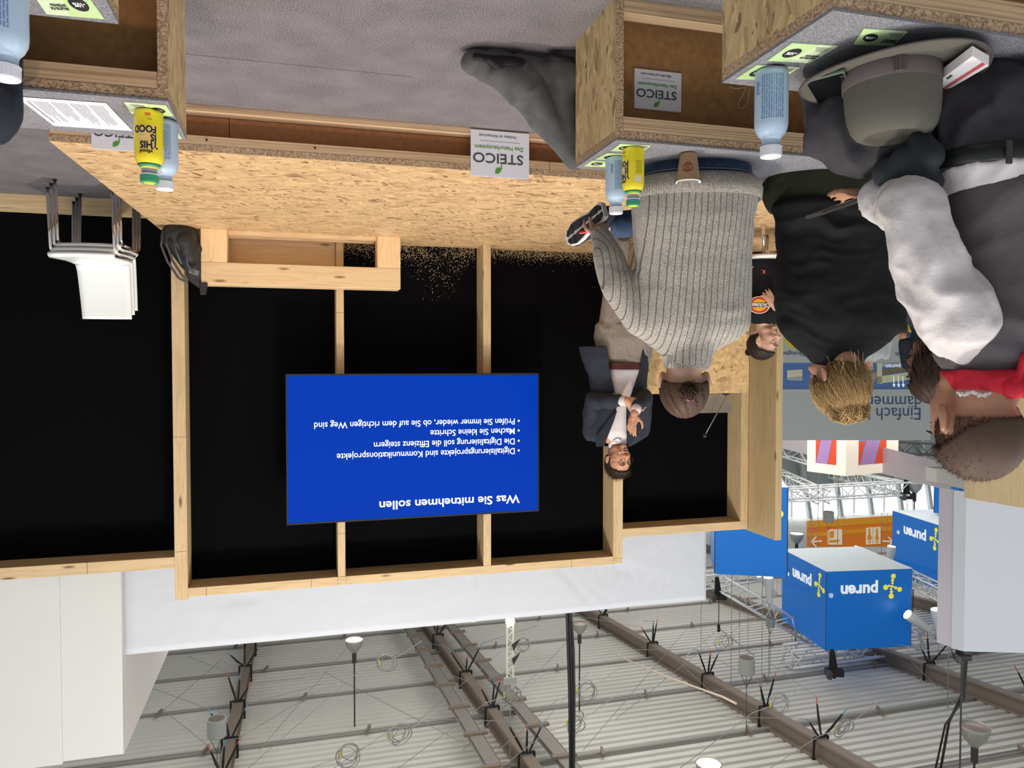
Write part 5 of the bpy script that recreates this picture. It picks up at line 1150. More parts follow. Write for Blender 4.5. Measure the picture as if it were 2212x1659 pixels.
bake(m, .010, 'olive_trousers', OLV, Bp, 5, folds(.006, .08, 8))
for kn in (kneeL, kneeR): shoe(Bp, Vector((kn.x, kn.y+.06, .085)), fh, -ZA, BLKP, .25)
BLD = hairmat('blonde_hair', (.50, .33, .15), .45, .5); BLDD = hairmat('dark_blonde_root_hair', (.20, .115, .05), .4)
tg = (-.02, -.055, .135)
rgb = lambda r, f, u: (f < .045 or u > .085) and u > -.045+max(0, f+.02)*.9 and not (abs(r) > .06 and -.03 < f < .03 and u < .03) and f < .07
hair(H2, Bp, rgb, BLDD, .005, 1500, None, .03, .0008, tg, .008, 5, .008, True, .008)
hair(H2, Bp.children[0], rgb, BLD, .007, 2600, None, .03, .0008, tg, .012, 6, .013, False, .010)
bm_ = MB(); bc = H2.p(-.012, -.062, .128)+rt*.018; g = random.Random(4)
for i in range(700):
    a0 = g.uniform(0, 6.3); rr = g.uniform(.022, .056); tl = Vector((g.uniform(-1, 1), g.uniform(-1, 1), g.uniform(-.4, 1))).normalized(); q = tl.orthogonal().normalized(); w_ = tl.cross(q)
    bm_.tube([bc+(q*math.cos(a0+t)+w_*math.sin(a0+t))*rr*(1+.05*t)*.95 for t in np.linspace(0, g.uniform(2, 4), 8)], .0011, 3, False)
for sx in (-1, 1):
    for i in range(90):
        c_ = bc+rt*sx*.034+ZA*g.uniform(-.01, .012); ph_ = g.uniform(-.3, .3); bm_.tube([c_+(rt*math.cos(t+ph_)*sx+ZA*math.sin(t+ph_))*(.034+g.uniform(-.010, .010))-fh*g.uniform(-.01, .025) for t in np.linspace(-1, 3.4, 9)], .0011, 3, False)
bm_.ell(bc, (.036, .030, .024)); bun = bm_.build('hair_bun', BLD, Bp, smooth=True)
mm = MB(); 
for i in range(60):
    a = H2.p(g.uniform(-.07, .07), g.uniform(-.09, .02), g.uniform(-.03, .05)); a = a-fh*.03; b_ = a-ZA*g.uniform(.02, .07)+rt*g.uniform(-.03, .03)-fh*g.uniform(.0, .02); mm.tube([a+ZA*.05, a, b_], .0008, 3, False)
o = mm.build('loose_strands', BLD, bun); o['kind'] = 'stuff'
MB().ell(H2.p(.088, -.008, -.020), .003).build('earring', CHROME, Bp)

# ---- sitter with the grey vest and red neckerchief
P3 = PZ(2150, 190, .43); Cp = person(Vector((P3.x, P3.y+.05, .43)), 'person in a grey vest, white shirt and red neckerchief at the left edge')
T = [(402, 2045, 2400, 1.74, .27), (440, 2042, 2405, 1.74, .27), (500, 2040, 2415, 1.75, .26), (580, 2046, 2425, 1.76, .26), (660, 2052, 2430, 1.76, .25), (720, 2040, 2425, 1.76, .24), (765, 2030, 2400, 1.76, .21), (790, 2048, 2360, 1.76, .18), (812, 2075, 2300, 1.76, .155), (828, 2090, 2260, 1.76, .145)]
arm = [(PD(2068, 692, 1.70), .078), (PD(2000, 560, 1.70), .073), (PD(1972, 450, 1.72), .067), (PD(1905, 428, 1.88), .046)]; arm2 = [(PD(2370, 700, 1.78), .07), (PD(2400, 560, 1.85), .06), (PD(2280, 440, 2.05), .042)]
H3 = Head(PD(2104, 898, 1.75), rt*.13+fh*.99, 1.07, .04)
m = MB(); m.loft(rings(T, .86)); chain(m, arm[:3], .8); wr = PD(1878, 424, 1.95); chain(m, [arm[2], (wr, .028)], .8); chain(m, arm2, .8); m.cap(PD(2160, 790, 1.77), H3.p(0, -.025, -.035), .070, .064); H3.shape(m, 1.06)
hip1, hip2 = PD(2120, 235, 1.78), PD(2290, 235, 1.78); kn1 = PD(1828, 296, 1.90); kn2 = PD(2150, 300, 2.25); ft1 = Vector((kn1.x+.05, kn1.y+.12, .08)); ft2 = Vector((kn2.x, kn2.y+.05, .08))
chain(m, [(hip1, .08), (kn1, .062), (ft1, .04)]); chain(m, [(hip2, .08), (kn2, .06), (ft2, .04)])
hand(m, wr, (PD(1845, 418, 2.0)-wr), ZA*.6-fh*.3, 1, .85, .35); hand(m, arm2[-1][0], fh, -ZA, -1, .95, .4)
bake(m, .0065, 'body', SKIN2, Cp, 4, H3.post); Cp['_skin_mat'] = 'skin_tan'; H3.eyes(Cp)
WSH = plain('white_cotton_shirt', (.66, .62, .63), .85, var=.04, vs=30, bump=.3, bs=90, bd=.004)
m = MB(); chain(m, arm); m.cap(arm[0][0]+Vector((-.05, .02, .03)), arm[0][0], .07, .079); bake(m, .008, 'shirt_sleeve', WSH, Cp, 6, folds(.014, .075, 21, (1, 1, .8)))
m = MB(); chain(m, arm2); bake(m, .010, 'shirt_sleeve', WSH, Cp, 6, folds(.008, .09, 22))
m = MB(); m.loft(rings([(368, 2014, 2400, 1.74, .28), (380, 2018, 2404, 1.74, .285), (425, 2046, 2400, 1.74, .265)], .99)); bake(m, .009, 'shirt_hem', WSH, Cp, 4, folds(.006, .06, 23))
VST = plain('mauve_grey_vest', (.095, .085, .093), .8, bump=.4, bs=9, bd=.03)
m = MB(); m.loft(rings(T)); bake(m, .009, 'vest', VST, Cp, 6, folds(.020, .13, 24, (.55, .55, 1)))
plain('white_piping', (.55, .53, .54), .8)
MB().tube(rg(823, 2080, 2275, 1.76, .155)+[rg(823, 2080, 2275, 1.76, .155)[0]], .007, 8).build('vest_collar_trim', MATS['white_piping'], Cp, smooth=True)
NR = plain('red_neckerchief', (.52, .010, .03), .75, var=.25, vs=40)
m = MB(); m.loft(rings([(800, 2046, 2300, 1.75, .20), (818, 2050, 2280, 1.745, .195), (838, 2058, 2250, 1.74, .18), (850, 2066, 2235, 1.74, .165)], 1.)); bake(m, .006, 'neckerchief', NR, Cp, 3, folds(.007, .035, 31, (.2, .2, 1)))
kn = PD(2190, 838, 1.655); m = MB(); m.ell(kn, (.024, .018, .022)); m.cap(kn, kn+rt*-.06-ZA*.045, .016, .022, 10, .5); m.cap(kn, kn+rt*-.02-ZA*.06, .014, .02, 10, .5); m.cap(kn, kn-rt*.05+ZA*.02, .015, .02, 10, .6); bake(m, .005, 'neckerchief_knot', NR, Cp, 3, folds(.005, .03, 32))
mm = MB(); g = random.Random(9)
for i in range(22):
    x = 2070+i*6.5; q = PD(x, 853-abs(x-2150)*.05+3*math.sin(i), 1.665 if x > 2100 else 1.68); q.z -= .0; mm.obox(q, (.006, .004, .005+.004*(i % 2)), Matrix.Rotation(i, 4, 'Y'))
mm.build('white_kerchief_print', plain('white_cloth_print', (.7, .65, .65), .8), Cp)['kind'] = 'stuff'
TRS = plain('charcoal_work_trousers', (.040, .038, .045), .8, var=.2, vs=9, bump=.3, bs=200)
m = MB(); m.loft(rings([(200, 2030, 2385, 1.82, .30), (225, 2012, 2395, 1.81, .34), (280, 2000, 2400, 1.79, .33), (335, 2006, 2398, 1.77, .30), (365, 2014, 2396, 1.76, .28)])); chain(m, [(hip1, .105), ((hip1+kn1)/2, .094), (kn1, .084), (ft1, .06)]); chain(m, [(hip2, .10), (kn2, .08), (ft2, .06)])
bake(m, .010, 'trousers', TRS, Cp, 5, folds(.028, .085, 41, (1, 1, .7)))
MB().loft(rings([(338, 2008, 2402, 1.755, .295), (341, 2000, 2408, 1.755, .305), (374, 2002, 2406, 1.75, .30), (377, 2012, 2400, 1.75, .29)])).build('belt', plain('black_leather_belt', (.008, .010, .010), .4), Cp, smooth=True)
q = PD(2160, 330, 1.60); MB().obox(PD(2180, 328, 1.605), (.014, .006, .05)).build('belt_loop', TRS, Cp, bevel=.002)
JK = plain('dark_teal_jacket', (.022, .028, .034), .85)
m = MB(); m.cap(PD(1925, 372, 1.80), PD(2010, 335, 1.70), .038, .030); m.cap(PD(1960, 345, 1.74), PD(2020, 390, 1.70), .034, .022); m.cap(PD(1985, 300, 1.72), PD(2015, 340, 1.68), .022, .026); m.ell(PD(1990, 350, 1.74), (.05, .05, .035))
bake(m, .007, 'jacket_bundle', JK, Cp, 4, folds(.006, .05, 43))
for k_ in (ft1, ft2): shoe(Cp, k_, fh, -ZA, BLKP, .28)
SHV = hairmat('cropped_brown_hair', (.085, .052, .038), .55, .6)
top3 = lambda r, f, u: u > .045 and f < .085+max(0, u-.08)*.3 and u+f*.1 > .048
hair(H3, Cp, lambda r, f, u: u > .066-max(0, -f)*.65 and f < .080, SHV, .0005, 8500, lambda r, f, u: (r*5, .5+f*3, .35+u*2), .012, .0008, None, 0, 8, .002, True, .002)
hair(H3, Cp, lambda r, f, u: .0 < u < .075 and f < .04 and not (abs(r) > .062 and -.03 < f < .012 and u < .04), SHV, -.0005, 9500, lambda r, f, u: (r*3, f*3-.2, -.9), .0040, .00038, None, 0, 9, .002, False, .002)
# clipboard held in the hand
c_ = PD(1822, 443, 1.97); cbp = thing('tablet', c_, 'dark slim tablet held in the hand of the person in the grey vest', 'tablet')
ux = (PD(1762, 465, 2.06)-PD(1880, 424, 1.9)).normalized(); uz = (ZA*-.08+fh*.99).normalized(); un = ux.cross(uz).normalized(); R_ = Matrix((ux, uz, un)).transposed().to_4x4()
MB().obox(c_, (.20, .12, .010), R_).build('tablet_body', plain('dark_translucent_case', (.035, .034, .034), .3), cbp, bevel=.003); MB().obox(c_+un*.0058, (.18, .10, .001), R_).build('tablet_screen', plain('black_glass', (.004, .004, .005), .06, spec=.6), cbp)
#SPLIT4
# ---- speaker on the stage
dS = 5.35
P4 = PD(1345, 503, dS); D = person(Vector((P4.x, P4.y, .2)), 'speaker in a navy suit jacket and white shirt with glasses, standing on the stage'); z0 = .2
H4 = Head(PD(1336, 990, dS-.03), -fh*.88-rt*.42, 1.0, -.03, .04)
m = MB(); T = [(755, 1290, 1405, dS, .22), (800, 1300, 1396, dS, .20), (850, 1296, 1390, dS, .20), (900, 1280, 1392, dS, .22), (930, 1272, 1390, dS, .22), (948, 1288, 1378, dS, .17), (958, 1308, 1365, dS, .13)]
m.loft(rings(T, .9)); m.cap(PD(1337, 945, dS), H4.p(0, -.02, -.04), .056, .054); H4.shape(m, 1.06)
sL = PD(1280, 932, dS); eL = PD(1281, 866, dS-.06); wL = PD(1352, 865, dS-.22); sR = PD(1384, 928, dS); eR = PD(1392, 858, dS-.10); wR = PD(1371, 893, dS-.27)
chain(m, [(sL, .05), (eL, .042), (wL, .030)]); chain(m, [(sR, .05), (eR, .042), (wR, .030)])
hpL, hpR = PD(1322, 742, dS), PD(1372, 742, dS); kL, kR = PD(1328, 625, dS-.02), PD(1378, 625, dS-.02); aL = PD(1343, 520, dS); aL.z = .30; aR = PD(1392, 520, dS); aR.z = .30
for h_, k_, a_ in ((hpL, kL, aL), (hpR, kR, aR)): chain(m, [(h_, .085), (k_, .055), (a_, .036)])
hand(m, wR, ZA*.95+rt*.22, fh*.6-rt*.5, -1, .98, .4, .06, (.35, .4, .45, .6)); hand(m, wL, -rt*.9+ZA*.25-fh*.1, fh, 1, .92, .35)
bake(m, .0058, 'body', plain('skin_warm', (.52, .26, .16), .5, var=.08, vs=14), D, 4, H4.post); D['_skin_mat'] = 'skin_warm'; H4.eyes(D, (.06, .035, .02), (.42, .14, .11), 1.15, .004)
SUIT = plain('navy_suit_cloth', (.016, .021, .034), .8, bump=.2, bs=500)
Vpoly = [(1310, 735), (1317, 800), (1330, 855), (1332, 885), (1318, 930), (1299, 978), (1356, 978), (1353, 925), (1353, 882), (1364, 850), (1381, 805), (1392, 735)]
def inpoly(x, y, P):
    c = False; j = len(P)-1
    for i in range(len(P)):
        if (P[i][1] > y) != (P[j][1] > y) and x < (P[j][0]-P[i][0])*(y-P[i][1])/(P[j][1]-P[i][1])+P[i][0]: c = not c
        j = i
    return c
T = [(748, 1250, 1404, dS-.01, .26), (775, 1256, 1402, dS-.01, .26), (810, 1270, 1398, dS, .25), (850, 1278, 1394, dS, .24), (890, 1268, 1396, dS, .25), (925, 1260, 1398, dS, .25), (943, 1268, 1393, dS, .22), (955, 1290, 1378, dS, .18), (964, 1305, 1362, dS, .15)]
m = MB(); m.loft(rings(T)); jk = bake(m, .0055, 'jacket', SUIT, D, 5, folds(.006, .10, 51, (.4, .4, 1)))
import bmesh
bm = bmesh.new(); bm.from_mesh(jk.data); off = OFF[jk.name]
Mi = Matrix((rt, up, fw))
def topx(p):
    q = Mi@(p+off-Vector((0, 0, CZ))); return 1106-q.x/q.z*F, 829.5+q.y/q.z*F
dead = [f for f in bm.faces if f.normal.dot(fh) < .25 and inpoly(*topx(f.calc_center_median()), Vpoly) and (f.calc_center_median()+off-Vector((0, 0, CZ))).dot(fh) < dS-.02]
dead += [f for f in bm.faces if f not in set(dead) and abs(f.normal.z) > .8 and (f.calc_center_median()+off).z < PD(1330, 757, dS).z]
bmesh.ops.delete(bm, geom=list(set(dead)), context='FACES')
bv = [v for v in bm.verts if v.is_boundary and v.link_edges]
for it in range(10):
    new = {}
    for v in bv:
        nb_ = [e.other_vert(v) for e in v.link_edges if e.is_boundary]
        if len(nb_) == 2: new[v] = v.co*.4+(nb_[0].co+nb_[1].co)*.3
    for v, c_n in new.items(): v.co = c_n
bm.to_mesh(jk.data); bm.free()
jk.modifiers.new('solid', 'SOLIDIFY').thickness = .006
m = MB(); chain(m, [(sL+ZA*.0, .066), (eL, .056), (PD(1336, 866, dS-.19), .043)]); bake(m, .007, 'jacket_sleeve', SUIT, D, 5, folds(.011, .07, 52))
m = MB(); chain(m, [(sR, .064), (eR, .056), (PD(1378, 875, dS-.22), .045)]); bake(m, .007, 'jacket_sleeve', SUIT, D, 5, folds(.009, .07, 53))
SHT = plain('white_dress_shirt', (.72, .66, .68), .8, bump=.3, bs=12, bd=.01)
T = [(792, 1304, 1396, dS, .20), (800, 1306, 1394, dS-.005, .22), (850, 1302, 1388, dS-.005, .215), (900, 1286, 1388, dS, .22), (930, 1280, 1384, dS, .205), (946, 1300, 1370, dS, .17), (956, 1312, 1360, dS, .135)]
m = MB(); m.loft(rings(T)); bake(m, .008, 'shirt', SHT, D, 4, folds(.004, .06, 54))
for a, b in ((PD(1338, 866, dS-.195), PD(1352, 866, dS-.22)), (PD(1377, 879, dS-.235), PD(1371, 891, dS-.265))): MB().tube([a, b], [.036, .034], 16).build('shirt_cuff', SHT, D, smooth=True)
nr = [H4.p(.058*math.cos(t), -.008+.060*math.sin(t), -.112+(.020 if math.sin(t) < .2 else -.012*math.sin(t))) for t in np.linspace(0, 2*math.pi, 25)[:-1]]
MB().loft([[v-ZA*.020+(v-H4.p(0, -.008, -.11))*.10 for v in nr], [v+ZA*.014 for v in nr]], False).build('shirt_collar', SHT, D, smooth=True, solid=.003)
for g in (-1, 1):
    q = [H4.p(g*.012, .052, -.122), H4.p(g*.040, .042, -.108), H4.p(g*.054, .026, -.130), H4.p(g*.032, .050, -.146)]; n_ = (H4.f*.9+H4.r*g*.3).normalized()*.004
    MB().hexa([v+n_*.5 for v in q]+[v+n_*2 for v in q]).build('collar_point', SHT, D)
def lap(pts, w, nm):
    m = MB(); v = []
    for (x, y, ww) in pts: v += [PD(x, y, dS-.140), PD(x+ww, y, dS-.132)]
    n = len(pts); b = [p_+fh*.006 for p_ in v]
    m.add(v+b, [(2*i, 2*i+1, 2*i+3, 2*i+2) for i in range(n-1)]+[(2*n+2*i+2, 2*n+2*i+3, 2*n+2*i+1, 2*n+2*i) for i in range(n-1)]+[(2*i, 2*i+2, 2*n+2*i+2, 2*n+2*i) for i in range(n-1)]+[(2*i+1, 2*n+2*i+1, 2*n+2*i+3, 2*i+3) for i in range(n-1)])
    return m.build(nm, SUIT, D, smooth=False)
lap([(1333, 888, -6), (1326, 910, -14), (1316, 935, -22), (1306, 950, -20), (1300, 965, -12)], 0, 'lapel'); lap([(1353, 905, 5), (1354, 925, 14), (1354, 945, 18), (1354, 958, 10)], 0, 'lapel')
TR2 = plain('beige_grey_trousers', (.25, .215, .185), .9, var=.12, vs=60, bump=.2, bs=300)
m = MB(); m.loft(rings([(700, 1288, 1408, dS, .22), (730, 1283, 1410, dS, .25), (760, 1290, 1408, dS, .23), (786, 1308, 1402, dS, .215)]));
for h_, k_, a_ in ((hpL, kL, aL), (hpR, kR, aR)): chain(m, [(h_, .105), (k_, .080), (a_-ZA*.02, .062)])
bake(m, .009, 'trousers', TR2, D, 5, folds(.008, .10, 55, (1, 1, .6)))
MB().loft(rings([(783, 1302, 1396, dS-.004, .236), (784, 1300, 1397, dS-.004, .242), (797, 1301, 1396, dS-.004, .242), (798, 1303, 1395, dS-.004, .236)])).build('belt', plain('dark_red_brown_leather', (.07, .018, .014), .35), D, smooth=False)
b_ = PD(1359, 791, dS-.118); m = MB(); R_ = Matrix((rt, fh, ZA)).transposed().to_4x4()
for dx, dz, sx, sz in ((-.016, 0, .004, .038), (.016, 0, .004, .038), (0, .018, .036, .004), (0, -.018, .036, .004)): m.obox(b_+rt*dx+ZA*dz, (sx, .005, sz), R_)
m.build('belt_buckle', CHROME, D)
for x, y in ((1377, 822), (1382, 809)): MB().ell(PD(x, y, dS-.135), .006).build('jacket_button', BLKP, D)
for x, y in ((1326, 850), (1331, 851), (1336, 850)): MB().ell(PD(x, y, dS-.235), .005).build('sleeve_button', plain('horn_button', (.12, .10, .07), .4), D)
for a_ in (aL, aR): shoe(D, Vector((a_.x, a_.y, .285)), -fh-rt*.15, -ZA, plain('brown_leather_shoe', (.05, .025, .015), .4), .27)
HB = hairmat('dark_brown_short_hair', (.055, .035, .022), .5)
hair(H4, D, lambda r, f, u: (u > .058+max(0, f)*.35 or (f < .005 and u > -.02)) and f < .086 and not (abs(r) > .06 and -.035 < f < .0 and u < .03), HB, .001, 1500, lambda r, f, u: (r*4-.25, .35+f*2, .75), .028, .0012, None, 0, 14, .004, True, .006)
GLS = plain('thin_dark_glasses_rim', (.08, .05, .04), .3, .7)
gl = MB()
for g in (-1, 1): gl.tube([H4.p(g*.033+.021*math.cos(t), .099-abs(.021*math.cos(t))*.1, .010+.0185*math.sin(t)) for t in np.linspace(0, 6.283, 20)], .0011, 5)
gl.tube([H4.p(-.012, .100, .014), H4.p(0, .103, .018), H4.p(.012, .100, .014)], .0011, 5)
for g in (-1, 1): gl.tube([H4.p(g*.054, .097, .014), H4.p(g*.077, .06, .014), H4.p(g*.080, -.005, .014)], .0011, 5)
gl.build('glasses', GLS, D)
mp = H4.p(-.040, .082, -.050); q_ = H4.p(-.079, .0, -.012); mic = MB().tube([q_, H4.p(-.072, .05, -.032), mp], .0013, 6).build('headset_wire', plain('beige_wire', (.45, .33, .2), .5), D); MB().ell(mp, (.010, .008, .007)).build('microphone', plain('cream_foam', (.70, .52, .26), .8), mic, smooth=True)
# small clicker in the raised hand's sleeve side
# ---- lectern
LY = 5.12; a = PY(1617, 848, LY); b = PY(1398, 848, LY); lt = PY(1510, 850, LY).z
lec = thing('lectern', ((a.x+b.x)/2, LY+.2, .2), 'oriented strand board lectern to the left of the speaker', 'lectern')
MB().box(a.x, b.x, LY, LY+.02, .2, lt-.021).build('front_panel', OSB_L, lec); MB().box(a.x, a.x+.02, LY+.0205, LY+.5, .2, lt-.021).build('side_panel', OSB_Y, lec); MB().box(b.x-.02, b.x, LY+.0205, LY+.5, .2, lt-.021).build('side_panel', OSB_Y, lec)
MB().box(a.x, b.x, LY, LY+.5, lt-.0205, lt).build('top_panel', OSB_L, lec)
lx0, lx1 = PY(1565, 870, LY+.25).x, PY(1478, 870, LY+.25).x; lz = PY(1520, 890, LY+.25).z
lap_ = thing('laptop', ((lx0+lx1)/2, LY+.2, lt), 'grey laptop standing open on the lectern', 'laptop')
MB().hexa([(lx0, LY+.20, lt+.012), (lx1, LY+.20, lt+.012), (lx1, LY+.207, lt+.012), (lx0, LY+.207, lt+.012), (lx0, LY+.14, lz), (lx1, LY+.14, lz), (lx1, LY+.147, lz), (lx0, LY+.147, lz)]).build('lid', plain('grey_aluminium', (.30, .29, .28), .4, .3), lap_, bevel=.001); MB().box(lx0, lx1, LY+.208, LY+.44, lt+.001, lt+.014).build('keyboard_base', plain('grey_aluminium', (.30, .29, .28), .4, .3), lap_, bevel=.002)
g0 = PY(1568, 858, LY+.1); g1 = PY(1522, 941, LY+.05); mc = thing('gooseneck_microphone', Vector((g0.x, g0.y, lt)), 'black gooseneck microphone leaning up from the lectern', 'microphone')
MB().lathe([(.03, 0), (.03, .012), (.012, .02)], (g0.x, g0.y, lt), 16).build('base', BLKP, mc); MB().tube([(g0.x, g0.y, lt+.015), g0, g0+(g1-g0)*.3, g1], .0045, 7).build('gooseneck', plain('dark_chrome', (.25, .24, .22), .3, .8), mc, smooth=True); MB().ell(g1, (.016, .016, .018)).build('windscreen', BLKP, mc, smooth=True)

# ---- sitter in the black printed shirt
dE = 5.25
P5 = PD(1655, 560, dE); E_ = person(Vector((P5.x, P5.y, .44)), 'dark haired person in a black printed t-shirt, hand raised, before the timber return wall')
H5 = Head(PD(1649, 735, dE), -rt*.80-fh*.55, .96, .0, 0)
T = [(570, 1600, 1695, dE, .24), (610, 1604, 1698, dE, .22), (650, 1602, 1702, dE, .22), (680, 1606, 1702, dE, .20), (692, 1616, 1692, dE, .16), (700, 1632, 1672, dE, .12)]
m = MB(); m.loft(rings(T, .86)); m.cap(PD(1652, 688, dE), H5.p(0, -.02, -.04), .050, .048); H5.shape(m, .92)
sh1 = PD(1694, 678, dE-.02); el1 = PD(1705, 640, dE-.15); wr1 = PD(1676, 664, dE-.24); sh2 = PD(1608, 676, dE); el2 = PD(1604, 620, dE-.05); wr2 = PD(1585, 585, dE-.2)
chain(m, [(sh1, .045), (el1, .036), (wr1, .026)]); chain(m, [(sh2, .045), (el2, .036), (wr2, .026)]); hand(m, wr1, ZA*-.15+rt*.5-ZA*.6, fh, 1, .85, .3, .16); hand(m, wr2, -rt, -ZA, 1, .85, .4)
k1, k2 = PD(1760, 560, dE-.30), PD(1742, 560, dE-.12)
for k_, h_ in ((k1, PD(1680, 575, dE)), (k2, PD(1630, 575, dE))): k_.z = .5; chain(m, [(h_, .08), (k_, .055), (Vector((k_.x, k_.y-.02, .27)), .038)])
bake(m, .0062, 'body', SKIN3, E_, 4, H5.post); E_['_skin_mat'] = 'skin_pale'; H5.eyes(E_, (.03, .018, .012))
BT = plain('black_cotton', (.007, .007, .009), .85, spec=.2)
m = MB(); m.loft(rings(T)); chain(m, [(sh1, .056), (sh1+(el1-sh1)*.6, .052)]); chain(m, [(sh2, .056), (el2, .048)]); bake(m, .008, 't_shirt', BT, E_, 5, folds(.008, .07, 61))
m = MB(); m.loft(rings([(558, 1598, 1698, dE, .26), (575, 1600, 1700, dE, .27), (600, 1606, 1698, dE, .24)]));
for k_, h_ in ((k1, PD(1680, 575, dE)), (k2, PD(1630, 575, dE))): chain(m, [(h_, .10), (k_, .075), (Vector((k_.x, k_.y-.02, .33)), .055)])
bake(m, .009, 'trousers', BT, E_, 5, folds(.010, .06, 62))
for k_ in (k1, k2): shoe(E_, Vector((k_.x, k_.y-.02, .285)), -fh, -ZA, BLKP, .25)
lc = PD(1640, 659, dE-.135); ln_ = (-fh*.98-rt*.1).normalized(); lu = ZA; lr = rt
lcw = lambda mm_, r, k_, mat, nm, sx=1.25: (lambda M_: M_.build(nm, mat, E_))(MB().prism([(r*sx*math.cos(t), r*math.sin(t)) for t in np.linspace(0, 6.1, 32)], lc-fh*.001*k_, lr, lu, -fh*.0008))
lcw(0, .058, 0, plain('white_shirt_print', (.75, .72, .7), .7), 'printed_badge_rim'); lcw(0, .053, 1, plain('red_shirt_print', (.55, .03, .02), .7), 'printed_badge'); lcw(0, .040, 2, plain('yellow_shirt_print', (.75, .42, .02), .7), 'printed_badge_centre')
MB().prism([(-.078, -.016), (.078, -.016), (.078, .014), (-.078, .014)], lc-fh*.0035, lr, lu, -fh*.0008).build('printed_bar', plain('navy_shirt_print', (.02, .03, .10), .7), E_)
text('Dickies', .040, lc-fh*.0050-rt*.070-ZA*.012, rt, ZA, MATS['white_shirt_print'], E_, bold=.03, depth=.0006)
text('K', .035, PD(1653, 583, dE-.135), rt, ZA, plain('orange_print_small', (.7, .12, .03), .7), E_, bold=.03, depth=.001)
HK = hairmat('black_brown_hair', (.024, .015, .011), .5)
hair(H5, E_, lambda r, f, u: (u > .062+f*.35 or f < -.02) and u > -.045 and f < .08 and not (abs(r) > .06 and -.03 < f < .01 and u < .02), HK, .002, 700, None, .03, .0013, (0, -.09, .09), .004, 15, .004)
g = random.Random(8); mm = MB(); bc = H5.p(0, -.105, .085)
for i in range(70):
    tl = Vector((g.uniform(-1, 1), g.uniform(-1, 1), g.uniform(-1, 1))).normalized(); q = tl.orthogonal().normalized(); w_ = tl.cross(q); rr = g.uniform(.01, .026)
    mm.tube([bc+(q*math.cos(t)+w_*math.sin(t))*rr for t in np.linspace(0, 3, 6)], .0014, 3, False)
mm.ell(bc, .018); mm.build('hair_bun', HK, E_, smooth=True); MB().ell(H5.p(-.084, -.005, -.022), .005).build('earring', CHROME, E_)
sp = Vector((P5.x, P5.y, .2)); stl = thing('stool', sp, 'white stool with chrome legs under the person in the printed t-shirt', 'stool')
zs = PD(1650, 564, dE).z; MB().lathe([(.19, 0), (.20, .012), (.19, .028)], (sp.x, sp.y, zs-.028), 28).build('seat', plain('white_stool_seat', (.7, .7, .68), .4), stl, smooth=False)
for a_ in (.6, 2.2, 3.8, 5.4): MB().tube([(sp.x+.15*math.cos(a_), sp.y+.15*math.sin(a_), zs-.028), (sp.x+.22*math.cos(a_), sp.y+.22*math.sin(a_), .2)], .011, 8).build('leg', CHROME, stl, smooth=True)

